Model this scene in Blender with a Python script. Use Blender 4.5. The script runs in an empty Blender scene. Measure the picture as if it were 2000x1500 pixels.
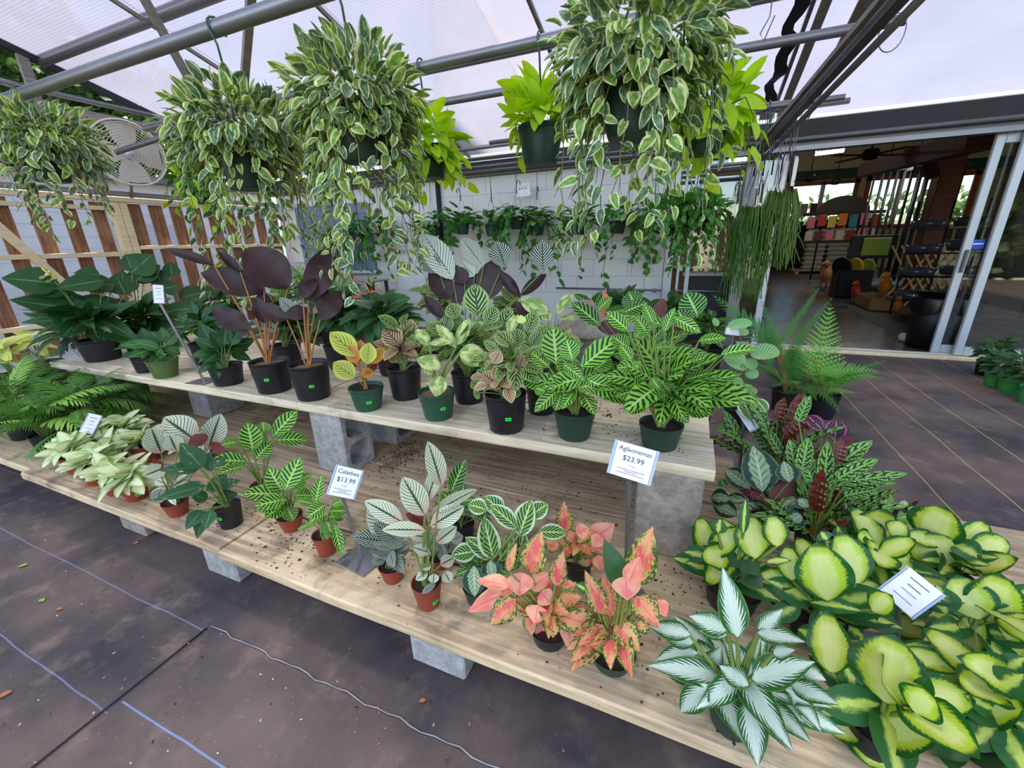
import bpy, math, random
from mathutils import Vector, Matrix
random.seed(7)
R_ = random.Random(11)
scene = bpy.context.scene
col = scene.collection
# ---------------------------------------------------------------- camera
CAM_H, FPX = 1.30, 805.0
YAW, PITCH, ROLL = (math.radians(a) for a in (-23.3, 18.9, 1.63))
_f = Vector((math.sin(YAW)*math.cos(PITCH), math.cos(YAW)*math.cos(PITCH), -math.sin(PITCH)))
_r0 = Vector((math.cos(YAW), -math.sin(YAW), 0)); _d0 = _f.cross(_r0)
_r = _r0*math.cos(ROLL) + _d0*math.sin(ROLL); _d = -_r0*math.sin(ROLL) + _d0*math.cos(ROLL)
CAM = Vector((0, 0, CAM_H))
cd = bpy.data.cameras.new('camera'); cam = bpy.data.objects.new('camera', cd); col.objects.link(cam)
cam.matrix_world = Matrix(((_r.x, -_d.x, -_f.x, CAM.x), (_r.y, -_d.y, -_f.y, CAM.y), (_r.z, -_d.z, -_f.z, CAM.z), (0, 0, 0, 1)))
cd.sensor_fit = 'HORIZONTAL'; cd.sensor_width = 36.0; cd.lens = FPX/2000*36.0; cd.clip_start = .02; cd.clip_end = 200
scene.camera = cam
# ---------------------------------------------------------------- world, sun, exposure
w = bpy.data.worlds.new('sky'); scene.world = w; w.use_nodes = True
nt = w.node_tree; bg = nt.nodes['Background']
sk = nt.nodes.new('ShaderNodeTexSky'); sk.sky_type = 'NISHITA'; sk.sun_disc = False
sk.sun_elevation = math.radians(58); sk.sun_rotation = math.radians(160); sk.air_density = 1.0; sk.dust_density = 0.7
nt.links.new(sk.outputs[0], bg.inputs[0]); bg.inputs[1].default_value = 0.30
sl = bpy.data.lights.new('sun_offscreen', 'SUN'); sl.energy = 9.0; sl.angle = math.radians(6); sl.color = (1, .95, .87)
so = bpy.data.objects.new('sun_offscreen', sl); col.objects.link(so)
so.rotation_euler = Vector((.22, -.30, -1)).to_track_quat('-Z', 'Y').to_euler()
vs = scene.view_settings; vs.view_transform = 'Standard'; vs.look = 'None'; vs.exposure = 0.78; vs.gamma = 1; vs.use_curve_mapping = False
scene.cycles.max_bounces = 10; scene.cycles.transparent_max_bounces = 16
scene.cycles.diffuse_bounces = 5; scene.cycles.transmission_bounces = 8
scene.cycles.sample_clamp_indirect = 6; scene.cycles.caustics_reflective = False; scene.cycles.caustics_refractive = False
# ---------------------------------------------------------------- picture measurements -> places
def ray(x, y): return _r*((x-1000)/FPX) + _d*((y-750)/FPX) + _f
def onz(x, y, z=0.0):
    v = ray(x, y); return CAM + v*((z-CAM_H)/v.z)
def ony(x, y, Y):
    v = ray(x, y); return CAM + v*(Y/v.y)
def onx(x, y, X):
    v = ray(x, y); return CAM + v*(X/v.x)
def depth(p): return (p-CAM).dot(_f)
def px(p):
    q = p-CAM; d = q.dot(_f); return 1000+FPX*q.dot(_r)/d, 750+FPX*q.dot(_d)/d
# ---------------------------------------------------------------- node helpers
class NT:
    def __init__(s, name):
        s.m = bpy.data.materials.new(name); s.m.use_nodes = True; s.t = s.m.node_tree; s.t.nodes.clear()
        s.out = s.t.nodes.new('ShaderNodeOutputMaterial'); s._uv = None; s._ob = None; s._oi = None
    def n(s, ty, **k):
        nd = s.t.nodes.new(ty)
        for a, b in k.items(): setattr(nd, a, b)
        return nd
    def put(s, sock, v):
        if v is None: return
        if isinstance(v, bpy.types.NodeSocket): s.t.links.new(v, sock)
        elif isinstance(v, (tuple, list)) and len(v) == 3 and sock.type == 'RGBA': sock.default_value = (*v, 1)
        else: sock.default_value = v
    def M(s, op, a, b=None, c=None, clamp=False):
        nd = s.n('ShaderNodeMath', operation=op, use_clamp=clamp)
        for i, v in enumerate((a, b, c)): s.put(nd.inputs[i], v)
        return nd.outputs[0]
    def mix(s, f, a, b, mode='MIX'):
        nd = s.n('ShaderNodeMix', data_type='RGBA', blend_type=mode)
        s.put(nd.inputs[0], f); s.put(nd.inputs[6], a); s.put(nd.inputs[7], b); return nd.outputs[2]
    def step(s, v, lo, hi):
        nd = s.n('ShaderNodeMapRange', interpolation_type='SMOOTHSTEP')
        s.put(nd.inputs[0], v); nd.inputs[1].default_value = lo; nd.inputs[2].default_value = hi; return nd.outputs[0]
    def uv(s):
        if s._uv is None:
            tc = s.n('ShaderNodeTexCoord'); sp = s.n('ShaderNodeSeparateXYZ'); s.t.links.new(tc.outputs['UV'], sp.inputs[0])
            s._uv = (sp.outputs[0], sp.outputs[1], tc.outputs['UV'])
        return s._uv
    def obj(s):
        if s._ob is None: s._ob = s.n('ShaderNodeTexCoord').outputs['Object']
        return s._ob
    def pos(s): return s.n('ShaderNodeNewGeometry').outputs['Position']
    def sep(s, v):
        sp = s.n('ShaderNodeSeparateXYZ'); s.put(sp.inputs[0], v); return sp.outputs
    def rnd(s):
        if s._oi is None: s._oi = s.n('ShaderNodeObjectInfo').outputs['Random']
        return s._oi
    def noise(s, vec, scale, detail=3, rough=.55, dist=0.):
        nd = s.n('ShaderNodeTexNoise'); s.put(nd.inputs['Vector'], vec); nd.inputs['Scale'].default_value = scale
        nd.inputs['Detail'].default_value = detail; nd.inputs['Roughness'].default_value = rough; nd.inputs['Distortion'].default_value = dist
        return nd.outputs['Fac']
    def mapping(s, vec, sc=(1, 1, 1), loc=(0, 0, 0)):
        nd = s.n('ShaderNodeMapping'); s.put(nd.inputs[0], vec); nd.inputs['Scale'].default_value = sc; nd.inputs['Location'].default_value = loc; return nd.outputs[0]
    def hsv(s, c, v=1., sat=1., hue=.5):
        nd = s.n('ShaderNodeHueSaturation'); s.put(nd.inputs['Color'], c); s.put(nd.inputs['Value'], v); s.put(nd.inputs['Saturation'], sat); s.put(nd.inputs['Hue'], hue); return nd.outputs[0]
    def bump(s, h, strength=.3, dist=.01):
        nd = s.n('ShaderNodeBump'); s.put(nd.inputs['Height'], h); nd.inputs['Strength'].default_value = strength; nd.inputs['Distance'].default_value = dist; return nd.outputs[0]
    def bsdf(s, c, rough=.6, metal=0., normal=None, spec=.5, **k):
        b = s.n('ShaderNodeBsdfPrincipled'); s.put(b.inputs['Base Color'], c); s.put(b.inputs['Roughness'], rough); s.put(b.inputs['Metallic'], metal)
        b.inputs['Specular IOR Level'].default_value = spec
        if normal is not None: s.put(b.inputs['Normal'], normal)
        for a, v in k.items(): s.put(b.inputs[a.replace('_', ' ')], v)
        return b.outputs[0]
    def done(s, sh): s.t.links.new(sh, s.out.inputs[0]); return s.m
def srgb(*c):
    f = lambda v: v/12.92 if v <= .04045 else ((v+.055)/1.055)**2.4
    return tuple(f(v/255) for v in c)
MT = {}
def plain(name, c, rough=.6, metal=0., var=.12, scale=8., spec=.5, bump=0.):
    t = NT(name); n = t.noise(t.obj(), scale, 4)
    cc = t.hsv(c, t.M('ADD', 1-var, t.M('MULTIPLY', n, 2*var)))
    MT[name] = t.done(t.bsdf(cc, rough, metal, t.bump(t.noise(t.obj(), scale*6, 3), bump, .005) if bump else None, spec)); return MT[name]
# ---------------------------------------------------------------- mesh helpers
class MB:
    def __init__(s): s.v = []; s.f = []; s.uv = []; s.mi = []; s.sm = []
    def face(s, idx, uv=None, mi=0, sm=False): s.f.append(idx); s.uv.append(uv); s.mi.append(mi); s.sm.append(sm)
    def box(s, c, d, rot=None, mi=0, bev=0.):
        cx, cy, cz = c; hx, hy, hz = d[0]/2, d[1]/2, d[2]/2; b0 = len(s.v)
        if bev <= 0:
            pts = [Vector((sx*hx, sy*hy, sz*hz)) for sx in (-1, 1) for sy in (-1, 1) for sz in (-1, 1)]
            fs = [(0, 1, 3, 2), (4, 6, 7, 5), (0, 4, 5, 1), (2, 3, 7, 6), (0, 2, 6, 4), (1, 5, 7, 3)]
        else:
            b = min(bev, hx*.9, hy*.9, hz*.9); pts = []; ix = {}
            for sx in (-1, 1):
                for sy in (-1, 1):
                    for sz in (-1, 1):
                        for ax in range(3):
                            p = [sx*(hx-b), sy*(hy-b), sz*(hz-b)]; p[ax] = (sx*hx, sy*hy, sz*hz)[ax]
                            ix[(sx, sy, sz, ax)] = len(pts); pts.append(Vector(p))
            fs = []; sg = (-1, 1)
            for ax in range(3):
                o1, o2 = [(1, 2), (2, 0), (0, 1)][ax]
                for q in sg:
                    k = []
                    for a, e in ((-1, -1), (1, -1), (1, 1), (-1, 1)):
                        t = [0, 0, 0]; t[ax] = q; t[o1] = a; t[o2] = e; k.append(ix[(*t, ax)])
                    fs.append(tuple(k if q > 0 else k[::-1]))
            for ax in range(3):
                o1, o2 = [(1, 2), (2, 0), (0, 1)][ax]
                for a in sg:
                    for e in sg:
                        t0 = [0, 0, 0]; t0[ax] = -1; t0[o1] = a; t0[o2] = e; t1 = list(t0); t1[ax] = 1
                        k = (ix[(*t0, o1)], ix[(*t1, o1)], ix[(*t1, o2)], ix[(*t0, o2)])
                        fs.append(k if a*e < 0 else k[::-1])
            for sx in sg:
                for sy in sg:
                    for sz in sg:
                        k = (ix[(sx, sy, sz, 0)], ix[(sx, sy, sz, 1)], ix[(sx, sy, sz, 2)]); fs.append(k if sx*sy*sz > 0 else k[::-1])
        for p in pts:
            if rot is not None: p = rot @ p
            s.v.append((p.x+cx, p.y+cy, p.z+cz))
        for f in fs: s.face(tuple(b0+i for i in f), None, mi)
        return s
    def tube(s, path, r, n=8, mi=0, cap=True, sq=False):
        path = [Vector(p) for p in path]; k = len(path); rr = r if isinstance(r, (list, tuple)) else [r]*k; b0 = len(s.v); up = None
        for i, p in enumerate(path):
            t = (path[min(i+1, k-1)]-path[max(i-1, 0)]).normalized()
            if up is None: up = t.orthogonal().normalized() if abs(t.z) > .9 else Vector((0, 0, 1))
            a = t.cross(up)
            a = a.normalized() if a.length > 1e-6 else t.orthogonal().normalized(); up = a.cross(t).normalized()
            for j in range(n):
                th = 2*math.pi*(j+(.5 if sq else 0))/n; q = p + a*(rr[i]*math.cos(th)) + up*(rr[i]*math.sin(th)); s.v.append(tuple(q))
        for i in range(k-1):
            for j in range(n):
                j2 = (j+1) % n; s.face((b0+i*n+j, b0+i*n+j2, b0+(i+1)*n+j2, b0+(i+1)*n+j), ((j/n, i), (j/n, i), (j/n, i+1), (j/n, i+1)), mi, not sq)
        if cap:
            s.face(tuple(b0+j for j in range(n))[::-1], None, mi); s.face(tuple(b0+(k-1)*n+j for j in range(n)), None, mi)
        return s
    def lathe(s, prof, n=20, c=(0, 0, 0), mi=0, rib=0., ribn=0, sm=True):
        b0 = len(s.v); k = len(prof)
        for (r, z) in prof:
            for j in range(n):
                th = 2*math.pi*j/n; q = r*(1+(rib if ribn and j % 2 else 0)); s.v.append((c[0]+q*math.cos(th), c[1]+q*math.sin(th), c[2]+z))
        for i in range(k-1):
            for j in range(n):
                j2 = (j+1) % n; s.face((b0+i*n+j, b0+i*n+j2, b0+(i+1)*n+j2, b0+(i+1)*n+j), ((j/n, i/k), ((j+1)/n, i/k), ((j+1)/n, (i+1)/k), (j/n, (i+1)/k)), mi, sm)
        return s
    def disc(s, r, z, n=20, c=(0, 0, 0), mi=0, up=True):
        b0 = len(s.v)
        for j in range(n):
            th = 2*math.pi*j/n; s.v.append((c[0]+r*math.cos(th), c[1]+r*math.sin(th), c[2]+z))
        f = tuple(range(b0, b0+n)); s.face(f if up else f[::-1], None, mi); return s
    def quad(s, a, b, c, d, uv=True, mi=0):
        b0 = len(s.v); s.v += [tuple(a), tuple(b), tuple(c), tuple(d)]; s.face((b0, b0+1, b0+2, b0+3), ((0, 0), (1, 0), (1, 1), (0, 1)) if uv else None, mi); return s
    def mesh(s, name, mats):
        me = bpy.data.meshes.new(name); me.from_pydata(s.v, [], s.f)
        ms = mats if isinstance(mats, (list, tuple)) else [mats]
        for m in ms: me.materials.append(MT[m] if isinstance(m, str) else m)
        if any(s.mi): me.polygons.foreach_set('material_index', s.mi)
        me.polygons.foreach_set('use_smooth', s.sm)
        if any(u is not None for u in s.uv):
            l = me.uv_layers.new(name='UVMap'); flat = []
            for f, u in zip(s.f, s.uv):
                for i in range(len(f)): flat += list(u[i]) if u else [0, 0]
            l.data.foreach_set('uv', flat)
        me.update(); return me
def link(name, me, parent=None, loc=None, mat=None):
    o = bpy.data.objects.new(name, me); col.objects.link(o)
    if parent is not None: o.parent = parent
    if mat is not None: o.matrix_basis = mat
    elif loc is not None: o.location = loc
    return o
def build(name, mb, mats, parent=None, loc=None, kind=None):
    o = link(name, mb.mesh(name, mats), parent, loc)
    if kind: o['kind'] = kind
    return o
LABELS = {}
def tag(o, label, cat, group=None, kind=None):
    o['label'] = label; o['category'] = cat
    if group: o['group'] = group
    if kind: o['kind'] = kind
    return o
def thing(name, label, cat, loc=(0, 0, 0), group=None, rz=0.):
    o = bpy.data.objects.new(name, None); o.empty_display_size = .05; col.objects.link(o); o.location = loc; o.rotation_euler = (0, 0, rz)
    return tag(o, label, cat, group)
def struct(name, label=None, mb=None, mats=None, parent=None, loc=None):
    if mb is not None: o = build(name, mb, mats, parent, loc)
    else: o = bpy.data.objects.new(name, None); col.objects.link(o)
    if parent is None:
        o['kind'] = 'structure'
        if label: o['label'] = label; o['category'] = name.split('_')[0]
    return o
# ---------------------------------------------------------------- base materials
def mk_wood(name, c1, c2, c3=None, rough=.7, axis=0, stain=None):
    t = NT(name); v = t.obj(); sc = [14, 14, 14]; sc[axis] = .8
    n1 = t.noise(t.mapping(v, sc), 3, 5, .6, .6); n2 = t.noise(v, 2.2, 4)
    rn = t.rnd()
    cc = t.mix(t.step(n1, .3, .7), c1, c2); cc = t.mix(t.M('MULTIPLY', t.step(n2, .45, .75), .6), cc, c3 or c2)
    cc = t.hsv(cc, t.M('ADD', .85, t.M('MULTIPLY', rn, .3)))
    if stain:
        cc = t.mix(t.M('MULTIPLY', t.step(t.noise(v, 3.1, 5, .65), .53, .70), .7), cc, stain)
        cc = t.mix(t.M('MULTIPLY', t.step(t.noise(t.mapping(v, (1.2, 5, 5), (3, 1, 2)), 2.4, 5, .7), .52, .66), .28), cc, srgb(132, 120, 104))
        cc = t.mix(t.step(t.noise(v, 55, 3, .7), .70, .76), cc, srgb(40, 28, 20))
    MT[name] = t.done(t.bsdf(cc, rough, 0, t.bump(n1, .35, .004))); return MT[name]
mk_wood('plank', srgb(226, 208, 176), srgb(186, 166, 136), srgb(236, 216, 176), .75, 0, srgb(150, 128, 92))
mk_wood('plank_low', srgb(214, 188, 150), srgb(156, 126, 94), srgb(226, 198, 150), .78, 0, srgb(84, 70, 42))
mk_wood('slat_wood', srgb(158, 108, 76), srgb(96, 58, 36), srgb(182, 140, 108), .75, 2)
mk_wood('lumber', srgb(235, 215, 176), srgb(214, 190, 148), srgb(226, 206, 160), .7, 1)
mk_wood('lumber_grey', srgb(150, 144, 140), srgb(112, 106, 102), None, .8, 1)
mk_wood('brown_beam', srgb(120, 68, 42), srgb(76, 40, 24), None, .6, 0)
def mk_concrete(name, c1, c2, scale=26):
    t = NT(name); v = t.obj(); n1 = t.noise(v, scale, 6, .7); n2 = t.noise(v, 3.5, 4); n3 = t.noise(v, scale*9, 2, .7)
    cc = t.mix(t.step(n1, .35, .7), c1, c2); cc = t.hsv(cc, t.M('ADD', .68, t.M('MULTIPLY', n2, .62)))
    cc = t.mix(t.step(n3, .66, .72), cc, srgb(238, 232, 222))
    MT[name] = t.done(t.bsdf(cc, .9, 0, t.bump(t.M('ADD', n1, n3), .55, .006)))
mk_concrete('concrete', srgb(138, 126, 112), srgb(172, 160, 144)); mk_concrete('concrete_grey', srgb(146, 142, 138), srgb(184, 180, 174))
plain('galv', srgb(138, 136, 140), .42, .75, .2, 5); plain('galv_dark', srgb(108, 108, 112), .5, .6, .2, 5)
plain('alu', srgb(200, 204, 206), .45, .3, .06, 3); plain('dark_metal', srgb(42, 44, 48), .55, .4, .2, 4)
plain('fascia', srgb(46, 48, 50), .8, 0, .35, 10, bump=.3); plain('black_plastic', srgb(21, 22, 26), .42, 0, .15, 6)
plain('green_plastic', srgb(34, 74, 54), .42, 0, .12, 4); plain('dark_green_plastic', srgb(27, 54, 42), .45, 0, .15, 4)
plain('olive_plastic', srgb(78, 98, 50), .5, 0, .15, 4); plain('bright_green_plastic', srgb(64, 150, 70), .45)
plain('terracotta_plastic', srgb(140, 58, 38), .5, 0, .15, 6); plain('soil', srgb(58, 40, 28), .95, 0, .5, 60, bump=.8)
plain('bark_soil', srgb(150, 112, 80), .95, 0, .5, 45, bump=.8); plain('white_wall', srgb(225, 221, 218), .8, 0, .04, 2, bump=.1)
plain('mortar', srgb(216, 212, 209), .85, 0, .05, 4); plain('white_paper', srgb(244, 242, 240), .6, 0, .02)
plain('ink', srgb(70, 70, 76), .7, 0, 0); plain('ink_grey', srgb(150, 150, 154), .7, 0, 0); plain('sticker', srgb(40, 232, 70), .5, 0, .03); plain('sticker_ink', srgb(20, 120, 40), .5, 0, 0)
plain('wire_green', srgb(46, 84, 70), .45); plain('wire', srgb(120, 124, 124), .4, .7); plain('clear_edge', srgb(176, 190, 214), .2)
plain('grey_wall', srgb(120, 132, 158), .5, 0, .15, 3); plain('cream', srgb(222, 208, 172), .8, 0, .06); plain('green_trim', srgb(34, 82, 62), .6)
plain('window_wood', srgb(176, 96, 58), .6); plain('shop_white', srgb(226, 222, 216), .7)
plain('stem_green', srgb(118, 136, 62), .55, 0, .2, 12); plain('stem_brown', srgb(168, 112, 58), .6, 0, .3, 12); plain('vine', srgb(108, 128, 66), .6, 0, .25, 10)
plain('vine_dark', srgb(52, 62, 34), .6, 0, .25, 10); plain('bark', srgb(84, 66, 50), .9, 0, .3, 10)
plain('red', srgb(206, 50, 40), .5); plain('orange', srgb(226, 128, 34), .5); plain('yellow', srgb(226, 196, 58), .5); plain('blue', srgb(40, 84, 190), .5)
plain('purple', srgb(120, 52, 150), .5); plain('teal', srgb(40, 132, 142), .5); plain('pink', srgb(226, 120, 150), .5); plain('dark_red', srgb(120, 34, 34), .5)
plain('silver_bag', srgb(196, 186, 178), .4, .1, .35, 18); plain('tray_grey', srgb(96, 96, 108), .25, 0, .2, 5, .8); plain('cardboard', srgb(178, 128, 82), .8)
plain('shop_shade', srgb(60, 56, 52), .8); plain('lattice', srgb(206, 166, 104), .7); plain('brown_leaf', srgb(176, 108, 60), .7); plain('green_bit', srgb(140, 170, 70), .7); plain('pale_bit', srgb(206, 196, 178), .8)  # first tone: shop shade and silhouettes put into the colour
plain('fan_blade', srgb(214, 206, 196), .6); plain('black_bag', srgb(18, 18, 20), .25)
t = NT('tube_light'); e = t.n('ShaderNodeEmission'); e.inputs[0].default_value = (1, .97, .92, 1); e.inputs[1].default_value = 22; MT['tube_light'] = t.done(e.outputs[0])
def mk_glass():
    t = NT('glass'); g = t.n('ShaderNodeBsdfGlossy'); g.inputs['Roughness'].default_value = .02; g.inputs[0].default_value = (.9, .95, .95, 1)
    tr = t.n('ShaderNodeBsdfTransparent'); tr.inputs[0].default_value = (.86, .9, .88, 1)
    fr = t.n('ShaderNodeFresnel'); fr.inputs[0].default_value = 1.5; m = t.n('ShaderNodeMixShader')
    t.put(m.inputs[0], t.M('ADD', .06, fr.outputs[0], clamp=True)); t.put(m.inputs[1], tr.outputs[0]); t.put(m.inputs[2], g.outputs[0]); MT['glass'] = t.done(m.outputs[0])
mk_glass()
def mk_sheet(name, c, transp, rough_tr=.92, lines=90., linec=.86, axis=1):
    # twin-wall plastic sheet: scatters light through it, fine flutes along X
    t = NT(name); p = t.sep(t.obj()); wv = t.M('SINE', t.M('MULTIPLY', p[axis], lines)); n = t.noise(t.obj(), 1.3, 4)
    cc = t.mix(t.step(wv, -.2, .9), c, tuple(v*linec for v in c)); cc = t.hsv(cc, t.M('ADD', .84, t.M('MULTIPLY', n, .32)))
    d = t.n('ShaderNodeBsdfTranslucent'); t.put(d.inputs[0], cc); df = t.n('ShaderNodeBsdfDiffuse'); t.put(df.inputs[0], cc)
    tr = t.n('ShaderNodeBsdfTransparent'); tr.inputs[0].default_value = (.93, .94, 1, 1)
    m = t.n('ShaderNodeMixShader'); m.inputs[0].default_value = .22; t.put(m.inputs[1], d.outputs[0]); t.put(m.inputs[2], df.outputs[0])
    m2 = t.n('ShaderNodeMixShader'); m2.inputs[0].default_value = transp; t.put(m2.inputs[1], m.outputs[0]); t.put(m2.inputs[2], tr.outputs[0])
    MT[name] = t.done(m2.outputs[0])
mk_sheet('roof_sheet', (.325, .318, .355), .24, lines=230., linec=.82)
mk_sheet('roof_sheet_patch', (.37, .345, .37), .22, lines=6., linec=.96)
mk_sheet('film', (.42, .48, .56), .55, lines=3., axis=2, linec=.8)
# weed cloth floor
def mk_cloth(name, ax, off, period, linec, dirt=1., lw=.0035):
    t = NT(name); P = t.pos(); p = t.sep(P); n1 = t.noise(P, 1.6, 5, .6); n2 = t.noise(P, 7, 5, .65); n3 = t.noise(P, 140, 2, .6); n5 = t.noise(t.mapping(P, loc=(7, 3, 0)), .8, 3)
    cc = t.mix(t.step(n1, .3, .72), srgb(54, 49, 54), srgb(114, 95, 86)); cc = t.mix(t.M('MULTIPLY', t.step(n2, .5, .74), .45*dirt), cc, srgb(156, 130, 112)); cc = t.mix(t.M('MULTIPLY', t.step(n5, .5, .8), .4*dirt), cc, srgb(150, 128, 114))
    cc = t.mix(t.step(n3, .70, .76), cc, srgb(176, 160, 148))
    wig = t.M('MULTIPLY', t.M('SUBTRACT', t.noise(P, 2.5, 2), .5), .025)
    q = t.M('ABSOLUTE', t.M('SUBTRACT', t.M('MODULO', t.M('ADD', t.M('ADD', p[ax], wig), 100*period-off+period/2), period), period/2))
    ln = t.M('SUBTRACT', 1., t.step(q, lw*.7, lw*1.3)); cc = t.mix(t.M('MULTIPLY', ln, t.M('ADD', .35, t.M('MULTIPLY', n2, .7), clamp=True)), cc, linec)
    wv = t.M('MULTIPLY', t.M('SINE', t.M('MULTIPLY', p[0], 1500.)), t.M('SINE', t.M('MULTIPLY', p[1], 1500.)))
    MT[name] = t.done(t.bsdf(cc, t.M('ADD', .55, t.M('MULTIPLY', n2, .2)), 0, t.bump(t.M('ADD', n2, t.M('MULTIPLY', wv, .1)), .3, .01), .35))
mk_cloth('cloth_side', 0, 1.297, .309, srgb(190, 164, 92), .7); mk_cloth('cloth_front', 1, .588, .287, srgb(128, 134, 160), lw=.0022); mk_cloth('cloth_patch', 1, .338, 1.4, srgb(140, 160, 200), 1.1, .0026)
t = NT('shop_floor'); P = t.pos(); n = t.noise(P, 3, 4); MT['shop_floor'] = t.done(t.bsdf(t.mix(n, srgb(92, 70, 56), srgb(134, 108, 92)), t.M('ADD', .16, t.M('MULTIPLY', n, .2))))
# ================================================================ SETTING
YW = 5.77
floor = struct('floor', 'packed dark ground under the nursery', MB().box((-2, .8, -.06), (22, 10.0, .1)), 'soil')
def slab(name, x0, x1, y0, y1, z, th, mat, label, cat):
    o = build(name, MB().box(((x0+x1)/2, (y0+y1)/2, z-th/2), (x1-x0, y1-y0, th)), mat); return tag(o, label, cat)
slab('ground_cloth', .78, 5.0, .35, YW-.03, 0.0, .012, 'cloth_side', 'black weed cloth with thin yellow lines running to the glass doors', 'ground cloth')
slab('ground_cloth', -7.0, .78, -3.2, YW-.03, -.001, .012, 'cloth_front', 'dusty black weed cloth with pale blue lines before and under the benches', 'ground cloth')
# rumpled overlapping patch
mb = MB(); NX, NY = 60, 40
for j in range(NY+1):
    for i in range(NX+1):
        x = -1.49+i*(2.6/NX); y = -1.5+j*(2.11/NY)
        e = min(1, i/2, (NY-j)/1.5)
        h = .004*e + .0045*e*max(0, math.sin((y*21+math.sin(x*2.2)*2.2))+math.sin(x*1.3+1)*.6)*(1 if i > 5 else .3)*(1/(1+math.exp(-(x+.85)*5)))
        s_ = .012*math.sin(y*5) if i == 0 else 0
        mb.v.append((x+s_, y, h))
for j in range(NY):
    for i in range(NX):
        a = j*(NX+1)+i; mb.face((a, a+1, a+NX+2, a+NX+1), None, 0, True)
o = build('ground_cloth', mb, 'cloth_patch'); tag(o, 'rumpled patch of weed cloth lapped over the floor, frayed pale edge', 'ground cloth')
pb = MB().tube([(-1.49+.04*i, .611+.004*math.sin(i*1.3)+.003*math.sin(i*3.7), .004) for i in range(65)], [.0012+.0012*(i*7 % 5)/4 for i in range(65)], 5); build('selvage', pb, 'ink_grey', o)
pb = MB().tube([(-1.494+.012*math.sin(y*5)*0, y, .005) for y in [.6-.1*k for k in range(21)]], .003, 5); build('torn_edge', pb, 'dark_metal', o)
# back block wall
wall = struct('wall_back', 'painted white concrete block wall behind the benches', MB().box((-3.66, YW+.13, 1.11), (6.68, .2, 2.22)), 'mortar')
bm = MB().box((0, 0, 0), (.4455, .05, .2225), None, 0, .003).mesh('block', 'white_wall'); bh = MB().box((0, 0, 0), (.2225, .05, .2225), None, 0, .003).mesh('block', 'white_wall')
WX0, WX1, WZ0, WZ1 = -6.5, -4.95, .95, 2.0
for r in range(10):
    z = .055+r*.224
    x = -.335-(.224 if r % 2 else 0)
    if r % 2: link('block', bh, wall, (-.335-.111, YW+.015, z))
    while x-.448 > -7.05:
        xc = x-.224
        if not (WX0-.1 < xc < WX1+.1 and WZ0 < z < WZ1): link('block', bm, wall, (xc, YW+.015, z))
        x -= .448
win = struct('window_1', 'grey-blue shutter panel set in the white block wall', MB().box(((WX0+WX1)/2, YW+.02, 1.47), (1.62, .06, 1.1)), 'grey_wall')
build('window_sill', MB().box(((WX0+WX1)/2, YW-.04, .9), (1.75, .12, .05), None, 0, .008), 'white_wall', win)
for k in range(6): build('slat', MB().box(((WX0+WX1)/2, YW-.015, 1.03+k*.175), (1.6, .012, .165), None, 0, .003), 'grey_wall', win)
tag(build('downpipe', MB().tube([(-3.56, YW-.05, .1), (-3.56, YW-.05, 2.2)], .035, 10), 'dark_metal'), 'dark downpipe running up the white block wall', 'pipe')
tag(build('wall_conduit', MB().tube([(-1.75, YW-.035, .68), (.4, YW-.035, .665)], .012, 8).tube([(-.42, YW-.035, .645), (-.42, YW-.035, .69)], .018, 8), 'galv'), 'thin grey conduit running along the white block wall', 'conduit')
# fascia beam over wall and doors
fa = struct('trim_1', 'dark weathered fascia beam above the wall and the doors', MB().box((-1.2, YW-.02, 2.32), (11.8, .14, .2), None, 0, .01), 'fascia')
build('gutter_pipe', MB().tube([(-6.9, YW-.13, 2.235), (3.4, YW-.13, 2.235)], .022, 8), 'galv_dark', fa)
build('drip_strip', MB().box((-1.2, YW-.06, 2.205), (11.8, .03, .03)), 'galv_dark', fa)
tag(build('steel_strip', MB().box((-2.45, YW-.14, 2.36), (1.6, .012, .012)), 'alu'), 'bright thin metal strip on the dark fascia beam', 'strip')
# roof
def zr(y): return 4.293-.2855*y
ceil = struct('ceiling', 'translucent fluted plastic roof on pipe purlins')
XS = [-7.0, -4.985, -3.2, -1.88, -1.43, .64, 1.0, 3.2, 5.2]; YS = [-1.6, .9, 3.1, 4.36, 6.12]
for i in range(len(XS)-1):
    for j in range(len(YS)-1):
        x0, x1, y0, y1 = XS[i]+.004, XS[i+1]-.004, YS[j]-.02, YS[j+1]+.02
        c = ((x0+x1)/2, (y0+y1)/2, (zr(y0)+zr(y1))/2+.012); L = math.hypot(y1-y0, zr(y1)-zr(y0))
        m_ = MB().box((0, 0, 0), (x1-x0, L, .008), Matrix.Rotation(math.atan(-.2855), 3, 'X'))
        build('roof_panel', m_, 'roof_sheet_patch' if -1.9 < x0 < -1.8 else 'roof_sheet', ceil, c)
for x in XS[:-1]:
    if x == -1.88: continue
    big = x == -7.0; q = .045 if big else .022
    build('rafter', MB().tube([(x, -1.6, zr(-1.6)-.04), (x, 6.1, zr(6.1)-.04)], q, 4, sq=True), 'dark_metal' if big else 'lumber_grey' if x < .6 else 'galv', ceil)
for y in (.9, 3.1, 4.36, 5.85):
    build('purlin', MB().tube([(-7.0, y, zr(y)-.05), (5.2 if y < 5 else 1.3, y, zr(y)-.05)], .042 if y == 3.1 else .03, 10), 'galv', ceil)
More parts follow.
